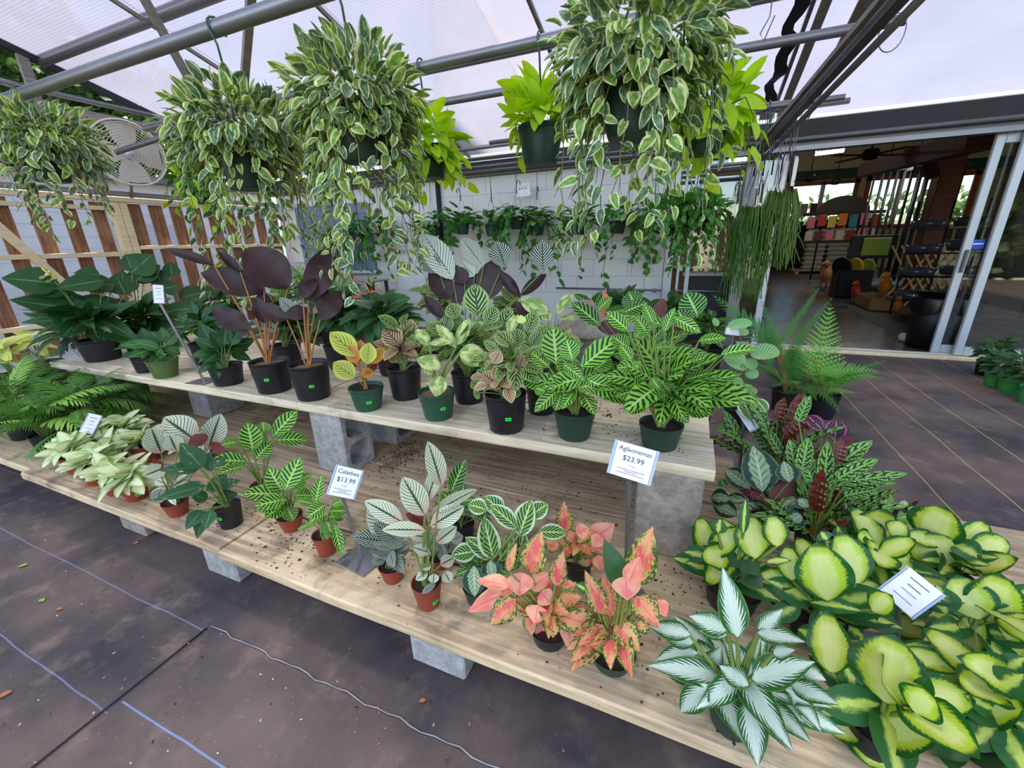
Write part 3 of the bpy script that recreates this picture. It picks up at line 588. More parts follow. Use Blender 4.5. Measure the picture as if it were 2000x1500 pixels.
tb = thing('checkout_counter', 'cluttered white checkout counter below the far window', 'counter', tuple(onz(1850, 545))); build('body', MB().box((.2, 0, .5), (1.4, .6, 1.0), None, 0, .01), 'shop_white', tb); build('top', MB().box((.2, 0, 1.02), (1.6, .7, .05)), 'dark_metal', tb)
for k in range(4): build('monitor', MB().box((-.3+.3*k, 0, 1.2), (.22, .08, .28), None, 0, .02), 'dark_metal', tb)
# ---------------------------------------------------------------- benches
ZL, ZU = .187, .57
lb = thing('lower_bench', 'low display bench of weathered planks on concrete blocks', 'bench', (-1.5, 1.3, 0))
ys = [(.755, 1.035), (1.042, 1.282), (1.288, 1.522), (1.528, 1.758), (1.764, 1.995), (2.0, 2.235)]
def plank(nm, par, x0, x1, y0, y1, ztop, th, mat, chip=False):
    o = Vector(par.location); m = MB(); nx = 10; prof = []
    rr = random.Random(int(x0*100)+int(y0*1000))
    for i in range(nx+1):
        x = x0+(x1-x0)*i/nx; e = rr.uniform(-.003, .003); e2 = rr.uniform(-.002, .002)
        b = .006
        for (yy, zz) in ((y0+e, ztop-b), (y0+b+e, ztop+e2*.5), (y1-b, ztop+e2*.5), (y1, ztop-b), (y1, ztop-th), (y0+b*.5+e, ztop-th+(rr.uniform(0, .012) if chip and i in (6, 7) else 0)), (y0+e, ztop-th+b)): m.v.append((x-o.x, yy-o.y, zz-o.z))
    k = 7
    for i in range(nx):
        for j in range(k): m.face((i*k+j, i*k+(j+1) % k, (i+1)*k+(j+1) % k, (i+1)*k+j)[::-1])
    m.face(tuple(range(k))); m.face(tuple(range(nx*k, nx*k+k))[::-1])
    return build(nm, m, mat, par)
cuts = [(-5.6, -3.27), (-3.262, -1.612), (-1.604, 1.32)]
for i, (y0, y1) in enumerate(ys):
    for j, (xa, xb) in enumerate(cuts):
        xr = xb
        if j == 2 and i >= 5: xr = .3
        dx = (0, 0, .03, -.02, .0, .04)[i] if j < 2 else 0
        skew = {0: .045, 1: .012, 2: 0}[j]
        p = plank('plank', lb, xa+(0 if j == 0 else (0, 0, .03, -.02, .0, .04)[i]), xr+dx, y0+skew, y1+skew, ZL-(0 if j != 2 or i % 2 else .003), .042, 'plank_low', j == 2 and i == 0)
def cblock(par, c, d, hollow=True, mat='concrete', nm='concrete_block'):
    o = Vector(par.location); m = MB(); m.box((c[0]-o.x, c[1]-o.y, c[2]-o.z), d, None, 0, .006); return build(nm, m, mat, par)
for x, y in ((-.625, .89), (-1.69, .90), (-2.4, .93), (-3.42, 1.0), (.6, .92), (-4.6, 1.0), (-.62, 1.7), (-1.69, 1.7), (-2.6, 1.7), (.6, 1.6), (1.2, 1.3)):
    cblock(lb, (x, y, .072), (.20, .22 if y < 1.1 else .3, .145), mat='concrete_grey' if x in (-1.69, -.625) else 'concrete')
ub = thing('upper_bench', 'raised display bench of pale planks on upright concrete blocks', 'bench', (-1.5, 1.8, 0))
for i, (y0, y1) in enumerate(((1.35, 1.605), (1.612, 1.87), (1.877, 2.135), (2.142, 2.4))):
    for xa, xb in ((-4.25, -1.77), (-1.765, .14)): plank('plank', ub, xa, xb-(.0, .01, .02, 0)[i], y0, y1, ZU-(.003 if i % 2 else 0), .042, 'plank')
zb_, zt_ = ZL+.001, ZU-.043
cblock(ub, (.005, 1.45, (zb_+zt_)/2), (.215, .2, zt_-zb_)); cblock(ub, (.005, 2.15, (zb_+zt_)/2), (.215, .2, zt_-zb_))
def hollow(par, c, sx, sy, sz, mat):
    # frame of walls leaving two square holes through X
    o = Vector(par.location); w_ = .032; m = MB(); cx, cy, cz_ = c[0]-o.x, c[1]-o.y, c[2]-o.z
    prof = [(-sy/2, -sz/2), (sy/2, -sz/2), (sy/2, sz/2), (-sy/2, sz/2)]
    holes = []
    hz = (sz-3*w_)/2
    for k in (0, 1):
        z0 = -sz/2+w_+k*(hz+w_); r = .018; holes.append([(-sy/2+w_, z0), (sy/2-w_, z0), (sy/2-w_, z0+hz), (-sy/2+w_, z0+hz)])
    # assemble from bars (outer shell + web), each chamfered
    m.box((cx, cy-sy/2+w_/2, cz_), (sx, w_, sz), None, 0, .004); m.box((cx, cy+sy/2-w_/2, cz_), (sx, w_, sz), None, 0, .004)
    for zz in (-sz/2+w_/2, 0, sz/2-w_/2): m.box((cx, cy, cz_+zz), (sx-.002, sy-2*w_+.004, w_))
    for k in (0, 1):
        for sgn in (-1, 1):
            zc = -sz/2+w_+k*(hz+w_)
            for e in (0, 1): m.box((cx, cy+sgn*(sy/2-w_-.002), cz_+zc+(0 if e == 0 else hz)), (sx-.004, .03, .03), Matrix.Rotation(math.pi/4, 3, 'X'))
    return build('concrete_block', m, mat, par)
hz_ = (zb_+zt_)/2; hh = zt_-zb_
hollow(ub, (-1.62, 1.475, hz_), .205, .20, hh, 'concrete_grey'); hollow(ub, (-1.60, 1.86, hz_), .2, .24, hh, 'concrete_grey'); cblock(ub, (-1.58, 2.25, hz_), (.2, .2, hh)); 
cblock(ub, (-3.1, 1.75, hz_), (.2, .25, hh), mat='concrete_grey'); hollow(ub, (-2.75, 2.1, hz_), .2, .24, hh, 'concrete_grey'); cblock(ub, (-3.7, 1.5, hz_), (.2, .2, hh))
# soil crumbs spilled on the benches
def crumbs(par, rect, n, ztop, seed, label_mat='soil'):
    rg = random.Random(seed); m = MB(); o = Vector(par.location)
    for _ in range(n):
        cx = rg.choice(rect); x = rg.gauss(cx[0], cx[2]); y = rg.gauss(cx[1], cx[3])
        if not (cx[4] < y < cx[5]): continue
        s_ = rg.uniform(.0015, .005)*(1.6 if rg.random() < .1 else 1); b0_ = len(m.v)
        for a_ in range(4): m.v.append((x-o.x+s_*math.cos(a_*1.57+x*99)*rg.uniform(.6, 1.6), y-o.y+s_*math.sin(a_*1.57+x*99)*rg.uniform(.6, 1.4), ztop-o.z+.0003))
        m.v.append((x-o.x, y-o.y, ztop-o.z+s_*.7))
        for a_ in range(4): m.face((b0_+a_, b0_+(a_+1) % 4, b0_+4))
    build('spilled_soil', m, 'soil', par, kind='stuff')
crumbs(lb, [(-1.1, 1.5, .25, .2, .77, 2.2), (-.6, 1.65, .3, .12, .77, 2.2), (-1.35, 1.75, .12, .1, .77, 2.2), (-.9, 1.1, .2, .12, .77, 2.2), (-.1, .95, .25, .1, .77, 1.9), (.1, 1.3, .15, .1, .77, 1.9), (-1.35, .95, .15, .1, .77, 1.9), (-2.1, .95, .3, .08, .82, 1.9), (-1.4, 1.62, .06, .1, .77, 2.2)], 1600, ZL, 3)
crumbs(ub, [(-.35, 1.65, .12, .1, 1.37, 2.3), (-.05, 1.48, .06, .05, 1.37, 2.3), (-1.1, 1.75, .4, .12, 1.37, 2.3), (-.6, 1.8, .2, .1, 1.37, 2.3), (-2.2, 1.7, .6, .15, 1.37, 2.3)], 700, ZU, 4)
# ================================================================ LEAF MATERIALS
def leafmat(name, fn, rough=.42, trans=.28, spec=.38, val=.14):
    t = NT(name); cc = fn(t); rn = t.rnd()
    cc = t.hsv(cc, t.M('ADD', 1-val, t.M('MULTIPLY', rn, 2*val)), 1., t.M('ADD', .492, t.M('MULTIPLY', rn, .016)))
    b = t.bsdf(cc, rough, 0, None, spec); tl = t.n('ShaderNodeBsdfTranslucent'); t.put(tl.inputs[0], t.hsv(cc, 1.15, 1.1))
    m = t.n('ShaderNodeMixShader'); m.inputs[0].default_value = trans; t.put(m.inputs[1], b); t.put(m.inputs[2], tl.outputs[0]); MT[name] = t.done(m.outputs[0])
def A(t): return t.M('ABSOLUTE', t.M('MULTIPLY_ADD', t.uv()[0], 2., -1.))          # 0 midrib .. 1 margin
def wob(t, sc=9., am=.1, seed=0.):                                                # noise in leaf space
    v = t.n('ShaderNodeCombineXYZ'); u = t.uv(); t.put(v.inputs[0], u[0]); t.put(v.inputs[1], u[1]); t.put(v.inputs[2], t.M('MULTIPLY_ADD', t.rnd(), 9., seed))
    return t.M('MULTIPLY', t.M('SUBTRACT', t.noise(v.outputs[0], sc, 4, .6), .5), am)
def stripe(t, N, k, lo, hi, w=0.):                                                # 0..1 bands along the side veins
    q = t.M('MULTIPLY', t.M('ADD', t.M('SUBTRACT', t.uv()[1], t.M('MULTIPLY', A(t), k)), wob(t, 4., w) if w else 0.), N*6.2832)
    return t.step(t.M('SINE', q), lo, hi)
def midrib(t, w): return t.M('SUBTRACT', 1., t.step(A(t), w*.5, w))
def rim(t, lo, hi, am=.15, sc=10.): return t.step(t.M('ADD', A(t), wob(t, sc, am)), lo, hi)
def AND(t, *a):
    r = a[0]
    for b in a[1:]: r = t.M('MULTIPLY', r, b)
    return r
def NOT(t, a): return t.M('SUBTRACT', 1., a)
def f_zebra(t):
    c = t.mix(stripe(t, 8, .22, -.2, .3, .05), srgb(140, 194, 66), srgb(20, 62, 24)); c = t.mix(t.M('MULTIPLY', rim(t, .8, 1.05), .75), c, srgb(126, 178, 72)); return t.mix(midrib(t, .12), c, srgb(178, 214, 110))
def f_zebra_dark(t):
    c = t.mix(stripe(t, 8, .25, -.75, -.15, .05), srgb(126, 182, 66), srgb(18, 54, 24)); c = t.mix(t.M('MULTIPLY', rim(t, .9, 1.05), .6), c, srgb(140, 180, 84)); return t.mix(midrib(t, .12), c, srgb(160, 206, 100))
def f_orbi(t):
    c = t.mix(stripe(t, 9, .28, .1, .8), srgb(112, 170, 92), srgb(178, 212, 150)); return t.mix(midrib(t, .1), c, srgb(150, 196, 116))
def f_white(t):
    pk = t.M('MULTIPLY', t.step(t.M('ADD', t.uv()[1], wob(t, 3, .5)), .42, .05), .75); c = t.mix(pk, srgb(222, 226, 190), srgb(236, 182, 156))
    c = t.mix(AND(t, stripe(t, 11, .32, .62, .92), t.step(A(t), .98, .8)), c, srgb(50, 72, 40)); c = t.mix(t.M('MULTIPLY', rim(t, .9, 1.02), .7), c, srgb(122, 160, 90)); return t.mix(midrib(t, .13), c, srgb(58, 84, 44))
def f_ornata(t):
    c = t.mix(stripe(t, 11, .3, .0, .5), srgb(34, 54, 42), srgb(206, 214, 190)); return t.mix(midrib(t, .07), c, srgb(34, 50, 38))
def f_pale_ornata(t):
    c = t.mix(stripe(t, 12, .3, .5, .9), srgb(214, 218, 200), srgb(92, 108, 88)); return t.mix(midrib(t, .06), c, srgb(90, 110, 80))
def f_maroon(t): return t.mix(t.M('ADD', .5, wob(t, 6, .8)), srgb(36, 16, 18), srgb(62, 28, 24))
def f_red_back(t): return t.mix(t.M('ADD', .5, wob(t, 6, .8)), srgb(74, 22, 22), srgb(122, 44, 34))
def f_feather(t):
    s = AND(t, stripe(t, 6, .5, -.3, .1, .03), t.step(A(t), .95, .7)); c = t.mix(s, srgb(168, 192, 100), srgb(26, 50, 28)); c = t.mix(t.M('MULTIPLY', rim(t, .86, 1.), .8), c, srgb(96, 138, 70)); return t.mix(midrib(t, .1), c, srgb(44, 80, 40))
def f_feather_yellow(t):
    s = AND(t, stripe(t, 6, .6, .25, .6), t.step(A(t), .85, .5)); c = t.mix(s, srgb(206, 208, 92), srgb(112, 126, 42)); return t.mix(midrib(t, .09), c, srgb(130, 140, 50))
def f_orange(t):
    s = AND(t, stripe(t, 6, .6, .2, .6), t.step(A(t), .85, .5)); c = t.mix(s, srgb(206, 150, 46), srgb(156, 84, 24)); return t.mix(midrib(t, .09), c, srgb(150, 86, 26))
def f_redstripe(t):
    s = AND(t, stripe(t, 7, .5, -.25, .15, .03), t.step(A(t), .95, .8)); c = t.mix(s, srgb(226, 206, 150), srgb(92, 32, 26)); return t.mix(midrib(t, .1), c, srgb(150, 60, 44))
def f_cream(t):
    n = t.step(t.M('ADD', .5, wob(t, 2.6, 1.3)), .38, .6); c = t.mix(n, srgb(226, 226, 152), srgb(134, 168, 78)); c = t.mix(AND(t, stripe(t, 8, .5, .5, .9), .4), c, srgb(96, 140, 62)); return t.mix(midrib(t, .08), c, srgb(186, 204, 118))
def f_spath(t):
    c = t.mix(t.M('MULTIPLY', stripe(t, 15, .4, .3, 1.), .35), srgb(34, 74, 32), srgb(84, 124, 70)); return t.mix(midrib(t, .07), c, srgb(92, 134, 66))
def f_spath_mid(t):
    c = t.mix(t.M('MULTIPLY', stripe(t, 13, .4, .3, 1.), .35), srgb(54, 100, 44), srgb(96, 140, 74)); return t.mix(midrib(t, .07), c, srgb(120, 164, 84))
def f_syng(t):
    c = t.mix(t.step(t.M('ADD', A(t), wob(t, 5, .9)), .35, .95), srgb(226, 226, 180), srgb(164, 192, 116)); c = t.mix(t.M('MULTIPLY', t.step(t.M('ADD', .5, wob(t, 3, 1.)), .62, .8), .7), c, srgb(236, 200, 168)); return t.mix(midrib(t, .05), c, srgb(206, 216, 160))
def f_rose(t):
    s = AND(t, stripe(t, 7, .45, -.2, .35, .04), t.step(A(t), .95, .7)); c = t.mix(s, srgb(30, 72, 34), srgb(142, 190, 84)); c = t.mix(AND(t, rim(t, .68, .76, .1), NOT(t, rim(t, .94, .99, .08))), c, srgb(206, 222, 178)); return t.mix(midrib(t, .1), c, srgb(206, 220, 150))
def f_medal(t):
    c = t.mix(t.step(t.M('ADD', A(t), wob(t, 7, .55)), .46, .56), srgb(158, 182, 140), srgb(36, 66, 44)); c = t.mix(AND(t, stripe(t, 7, .4, .5, .8), NOT(t, t.step(A(t), .3, .5))), c, srgb(88, 126, 80)); c = t.mix(t.M('MULTIPLY', rim(t, .88, .98), .8), c, srgb(120, 148, 108)); return t.mix(midrib(t, .08), c, srgb(196, 208, 160))
def f_dottie(t):
    c = t.mix(AND(t, rim(t, .66, .72, .05), NOT(t, rim(t, .78, .84, .05))), srgb(34, 24, 30), srgb(206, 92, 130)); c = t.mix(AND(t, stripe(t, 6, .4, .7, .95), .55), c, srgb(176, 92, 120)); return t.mix(midrib(t, .08), c, srgb(220, 110, 150))
def f_pinkagl(t):
    n = t.M('ADD', A(t), wob(t, 11, 2.6)); c = t.mix(t.step(t.M('ADD', .5, wob(t, 1.6, 2.2)), .35, .65), srgb(232, 104, 92), srgb(240, 170, 116)); c = t.mix(t.step(n, .50, .66), c, srgb(206, 186, 92)); c = t.mix(t.step(t.M('ADD', A(t), wob(t, 14, 2.8, 4.)), .72, .80), c, srgb(64, 98, 44)); return t.mix(t.M('MULTIPLY', midrib(t, .06), .7), c, srgb(240, 112, 112))
def f_pinkpale(t):
    c = t.mix(t.step(t.M('ADD', .5, wob(t, 1.6, 1.5)), .3, .7), srgb(244, 176, 136), srgb(240, 128, 118)); c = t.mix(t.step(t.M('ADD', A(t), wob(t, 15, .9)), .92, 1.04), c, srgb(190, 196, 96)); return t.mix(midrib(t, .08), c, srgb(240, 112, 112))
def f_silver(t):
    k = t.M('ADD', A(t), t.M('ADD', wob(t, 6, .5), t.M('MULTIPLY', t.M('SINE', t.M('MULTIPLY', t.M('SUBTRACT', t.uv()[1], t.M('MULTIPLY', A(t), .5)), 62.)), .2)))
    c = t.mix(t.step(k, .52, .62), srgb(208, 222, 200), srgb(46, 98, 42)); c = t.mix(t.M('MULTIPLY', rim(t, .92, 1.0, .05), .8), c, srgb(120, 170, 80)); return t.mix(midrib(t, .06), c, srgb(220, 230, 206))
def f_dieff(t):
    k = t.M('ADD', A(t), t.M('ADD', wob(t, 5, .45), t.M('MULTIPLY', t.M('SINE', t.M('MULTIPLY', t.M('SUBTRACT', t.uv()[1], t.M('MULTIPLY', A(t), .35)), 95.)), .03)))
    k2 = t.M('MAXIMUM', k, t.M('MULTIPLY_ADD', t.uv()[1], 2.6, -1.62)); c = t.mix(t.step(k2, .30, .62), srgb(226, 232, 136), srgb(190, 208, 62)); c = t.mix(t.step(k2, .64, .84), c, srgb(34, 94, 32)); return t.mix(AND(t, midrib(t, .07), NOT(t, t.step(t.uv()[1], .7, .9))), c, srgb(228, 234, 150))
def f_dieff_dark(t):
    c = t.mix(t.step(t.M('ADD', A(t), wob(t, 6, .7)), .1, .45), srgb(196, 212, 96), srgb(44, 100, 44)); return c
def f_rattle(t):
    s = AND(t, stripe(t, 6, .3, -.15, .2), t.step(A(t), .85, .65), t.step(A(t), .06, .2)); c = t.mix(s, srgb(136, 190, 86), srgb(22, 56, 30)); c = t.mix(rim(t, .9, .98, .05), c, srgb(40, 84, 40)); return c
def f_marble(t):
    c = t.mix(t.step(t.M('ADD', .5, wob(t, 3.5, 1.2)), .42, .6), srgb(74, 106, 68), srgb(120, 146, 102)); c = t.mix(t.step(t.M('ADD', A(t), wob(t, 4, .8)), .68, .82), c, srgb(222, 224, 172)); return c
def f_marble_lit(t):  # yellower lit copy of marble: light on the top leaves put into the colour
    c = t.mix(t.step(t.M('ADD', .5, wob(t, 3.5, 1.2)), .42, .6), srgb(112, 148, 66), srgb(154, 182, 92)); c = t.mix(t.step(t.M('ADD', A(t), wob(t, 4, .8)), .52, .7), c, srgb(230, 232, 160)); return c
def f_neon(t): return t.mix(t.M('ADD', .5, wob(t, 2, 1.)), srgb(206, 232, 50), srgb(160, 208, 34))
def f_pothos(t):
    c = t.mix(t.step(t.M('ADD', .5, wob(t, 3, 1.3)), .6, .74), srgb(66, 128, 48), srgb(176, 204, 84)); return c
def f_dark(t): return t.mix(t.M('ADD', .5, wob(t, 3, .8)), srgb(36, 74, 36), srgb(66, 108, 52))
def f_anth(t):
    c = t.mix(t.M('ADD', .5, wob(t, 3, .7)), srgb(44, 84, 46), srgb(74, 116, 66)); return t.mix(midrib(t, .06), c, srgb(126, 160, 96))
def f_spathe(t): return t.mix(t.M('ADD', .5, wob(t, 2, .9)), srgb(226, 52, 52), srgb(238, 110, 110))
def f_whitefl(t): return t.mix(t.M('ADD', .5, wob(t, 2, .9)), srgb(242, 236, 214), srgb(232, 224, 180))
def f_palm(t): return t.mix(t.M('ADD', .5, wob(t, 2, .9)), srgb(52, 104, 36), srgb(104, 152, 56))
def f_palm_light(t): return t.mix(t.M('ADD', .5, wob(t, 2, .9)), srgb(120, 168, 62), srgb(164, 200, 88))
def f_fern(t): return t.mix(t.M('ADD', .5, wob(t, 2, .9)), srgb(112, 178, 70), srgb(156, 208, 92))
def f_fern_dark(t): return t.mix(t.M('ADD', .5, wob(t, 2, .9)), srgb(58, 116, 50), srgb(98, 156, 70))
def f_lime(t): return t.mix(t.M('ADD', .5, wob(t, 2, 1.)), srgb(214, 222, 110), srgb(226, 230, 146))
def f_rhip(t): return t.mix(t.M('ADD', .5, wob(t, 2, .9)), srgb(86, 128, 50), srgb(138, 172, 76))
def f_stroma(t):
    n = t.step(t.M('ADD', .5, wob(t, 2.2, 1.4)), .68, .76); c = t.mix(n, srgb(52, 96, 56), srgb(228, 220, 120)); return t.mix(midrib(t, .06), c, srgb(112, 150, 84))
def f_maranta(t):
    c = t.mix(stripe(t, 7, .5, .6, .9), srgb(108, 160, 80), srgb(220, 228, 170)); return t.mix(midrib(t, .16), c, srgb(206, 216, 140))
for k, v in list(globals().items()):
    if k.startswith('f_'): leafmat(k[2:], v, rough=.34 if k in ('f_spath', 'f_dark', 'f_anth', 'f_dieff', 'f_silver', 'f_spathe') else .45, trans=.06 if k in ('f_maroon', 'f_red_back', 'f_dottie') else .35 if k in ('f_neon', 'f_dieff', 'f_fern', 'f_lime', 'f_marble_lit') else .25)
# ================================================================ LEAF SHAPES (length 1 along +Y, width = ratio, upper side +Z)
def prof(shape, t):
    if shape == 'ell': return math.sin(math.pi*min(1, t)**.95)**.75
    if shape == 'obl': return min(1, (t/.22)**.6, ((1-t)/.22)**.62) if 0 < t < 1 else 0
    if shape == 'ovate': return max(0, (math.sin(math.pi*t**.62))**.85*(1-.12*t))
    if shape == 'lance': return max(0, math.sin(math.pi*t**.72)**.95)
    if shape == 'heart': return max(0, (1-t)**.55*(1-.55*(1-t)**6)*1.12) if t > 0 else .5
    if shape == 'round': return math.sqrt(max(0, 1-(2*t-1)**2))
    if shape == 'arrow': return max(0, .98*(1-t)**.8*(1-.45*(1-t)**8))
    if shape == 'strap': return min(1, (t/.1)**.5, ((1-t)/.35)**.7) if 0 < t < 1 else 0
    return 0
def leaf_mesh(name, shape, ratio, top, back=None, nl=9, nw=2, fold=.25, droop=.2, wave=.0, wn=5, lobe=0., twist=0., curl=0.):
    m = MB(); rows = 2*nw+1
    def layer(off, mi, flip):
        b0 = len(m.v)
        for i in range(nl+1):
            t_ = i/nl; w_ = prof(shape, min(.999, max(.001, t_)))*ratio/2; th = droop*1.6*t_; a = droop*1.6
            y = math.sin(th)/a if abs(a) > 1e-3 else t_; z = -(1-math.cos(th))/a if abs(a) > 1e-3 else 0
            for j in range(-nw, nw+1):
                s_ = j/nw; x = s_*w_; zz = z+fold*abs(x)*(1-curl*abs(s_)) + wave*w_*abs(s_)*math.sin(wn*6.2832*t_+(1.5 if s_ > 0 else 0)); yy = y-lobe*abs(s_)*max(0, 1-t_*2.2)**2
                tw = twist*t_; m.v.append((x*math.cos(tw)-zz*math.sin(tw)*.3, yy, zz*math.cos(tw)+x*math.sin(tw)+off))
        for i in range(nl):
            for j in range(2*nw):
                q = (b0+i*rows+j, b0+i*rows+j+1, b0+(i+1)*rows+j+1, b0+(i+1)*rows+j); u = [((j+e)/(2*nw), (i+f)/nl) for e, f in ((0, 0), (1, 0), (1, 1), (0, 1))]
                if flip: q = q[::-1]; u = u[::-1]
                m.face(q, u, mi, True)
    layer(0, 0, False)
    if back: layer(-.007, 1, True)
    return m.mesh(name, [top, back] if back else [top])
LEAF = {}
SPEC = {  # shape, ratio, top, back, kw
 'zebra': ('ell', .46, 'zebra', None, dict(wave=.16, wn=4, nl=12)), 'zebradk': ('ell', .44, 'zebra_dark', None, dict(wave=.12, wn=4, nl=12)), 'orbi': ('round', .8, 'orbi', None, dict(wave=.08, wn=6, nl=12)),
 'white': ('ell', .42, 'white', 'maroon', dict(wave=.05, nl=10)), 'ornata': ('ell', .45, 'ornata', 'maroon', dict(wave=.06, nl=10)), 'paleorn': ('ell', .42, 'pale_ornata', 'maroon', dict(wave=.06, nl=10)),
 'maroon': ('ell', .40, 'maroon', 'ornata', dict(wave=.10, wn=2.5, nl=12)), 'redback': ('ell', .42, 'red_back', 'zebra_dark', dict(wave=.08)), 'feather': ('ell', .55, 'feather', 'feather', dict()), 'featheryel': ('ell', .5, 'feather_yellow', None, dict(wave=.05)),
 'orange': ('ell', .48, 'orange', None, dict(wave=.06)), 'redstripe': ('ell', .56, 'redstripe', 'red_back', dict(wave=.06)), 'cream': ('ell', .38, 'cream', None, dict()), 'spath': ('lance', .36, 'spath', None, dict(wave=.06, wn=3, nl=11)), 'spathmid': ('lance', .36, 'spath_mid', None, dict(wave=.06, wn=3)),
 'syng': ('heart', .74, 'syng', None, dict(lobe=.3, fold=.15)), 'rose': ('ell', .62, 'rose', 'red_back', dict(wave=.05)), 'medal': ('ell', .72, 'medal', 'red_back', dict(wave=.05)), 'dottie': ('round', .85, 'dottie', 'red_back', dict(fold=.15)),
 'pinkagl': ('lance', .50, 'pinkagl', None, dict(wave=.06, wn=3, nl=10)), 'pinkpale': ('lance', .5, 'pinkpale', None, dict(wave=.06, wn=3, nl=10)), 'silver': ('lance', .36, 'silver', None, dict(wave=.05, wn=3, nl=11)), 'dieff': ('ell', .62, 'dieff', None, dict(wave=.05, wn=3, nl=12, nw=3)), 'dieffdk': ('ell', .5, 'dieff_dark', None, dict(wave=.05)),
 'rattle': ('strap', .26, 'rattle', 'maroon', dict(wave=.42, wn=6, nl=22)), 'rattleback': ('strap', .26, 'red_back', 'rattle', dict(wave=.38, wn=6, nl=22)),
 'marble': ('heart', .8, 'marble', None, dict(nl=6, fold=.2, lobe=.12)), 'marblelit': ('heart', .8, 'marble_lit', None, dict(nl=6, fold=.25, lobe=.12)), 'neon': ('heart', .62, 'neon', None, dict(nl=7, fold=.3, lobe=.12)), 'pothos': ('heart', .72, 'pothos', None, dict(nl=5, fold=.25, lobe=.12)),
 'dark': ('lance', .42, 'dark', None, dict()), 'anth': ('heart', .72, 'anth', None, dict(lobe=.25, nl=8)), 'spathe': ('heart', .8, 'spathe', None, dict(lobe=.25, nl=7, fold=.1)), 'whitefl': ('ovate', .5, 'whitefl', None, dict(nl=7, fold=.7)),
 'lime': ('lance', .42, 'lime', None, dict(wave=.08)), 'stroma': ('lance', .40, 'stroma', 'maroon', dict(wave=.05)), 'maranta': ('ell', .55, 'maranta', None, dict(fold=.1)), 'jungle': ('ovate', .5, 'dark', None, dict(nl=5)),
}
def leafs(kind):
    if kind not in LEAF:
        sh, ra, top, back, kw = SPEC[kind]; out = []
        for i, (fo, dr, tw) in enumerate(((.22, .18, .0), (.4, .38, .12), (.12, .55, -.12), (.3, .05, .05))):
            k = dict(kw); k.setdefault('fold', fo); k['droop'] = dr; k['twist'] = tw; out.append((leaf_mesh('leaf_'+top, sh, ra, top, back, **k), ra))
        LEAF[kind] = out
    return LEAF[kind]
# solid boxes that leaves must not pass through: bench tops, bench blocks, back wall, ground
SOLID = [(-4.25, .14, 1.345, 2.4, .522, .569), (-5.6, 1.32, .757, 1.995, .140, .185), (-.11, .12, 1.345, 1.555, .19, .53), (-3.21, -2.99, 1.62, 1.88, .19, .53), (-7.2, -.3, 5.745, 6.2, 0, 2.2), (-9, 6, -3, 5.8, -.2, -.001)]
def hits(par, me, mtx):
    o = par.location
    q = o+mtx.translation
    if q.z > .95 and q.y < 5.2: return False
    for v in me.vertices:
        p = mtx @ v.co; x, y, z = p.x+o.x, p.y+o.y, p.z+o.z
        for b in SOLID:
            if b[0] < x < b[1] and b[2] < y < b[3] and b[4] < z < b[5]: return True
    return False
def place_leaf(par, kind, base, d, n, L, Wd, var=None, rg=R_, name='leaf', test=False):
    """base, d, n in the thing's own space; L length, Wd full width"""
    me, ra = leafs(kind)[rg.randrange(4) if var is None else var]
    y = d.normalized(); z = (n-y*n.dot(y)); z = z.normalized() if z.length > 1e-4 else y.orthogonal().normalized(); x = y.cross(z)
    sx = Wd/ra; sz = L
    mtx = Matrix(((x.x*sx, y.x*L, z.x*sz, base.x), (x.y*sx, y.y*L, z.y*sz, base.y), (x.z*sx, y.z*L, z.z*sz, base.z), (0, 0, 0, 1)))
    if test and hits(par, me, mtx): return None
    return link(name, me, par, mat=mtx)
def petiole(par, a, b, r, mat, sag=.12, rg=R_):
    mid = a.lerp(b, .5)+Vector((0, 0, (b-a).length*sag)); q1 = a.lerp(mid, .5)+Vector((0, 0, (b-a).length*sag*.35)); q2 = mid.lerp(b, .5)
    return build('stem', MB().tube([a, q1, mid, q2, b], [r*1.2, r*1.1, r, r*.9, r*.7], 5, cap=False), mat, par)
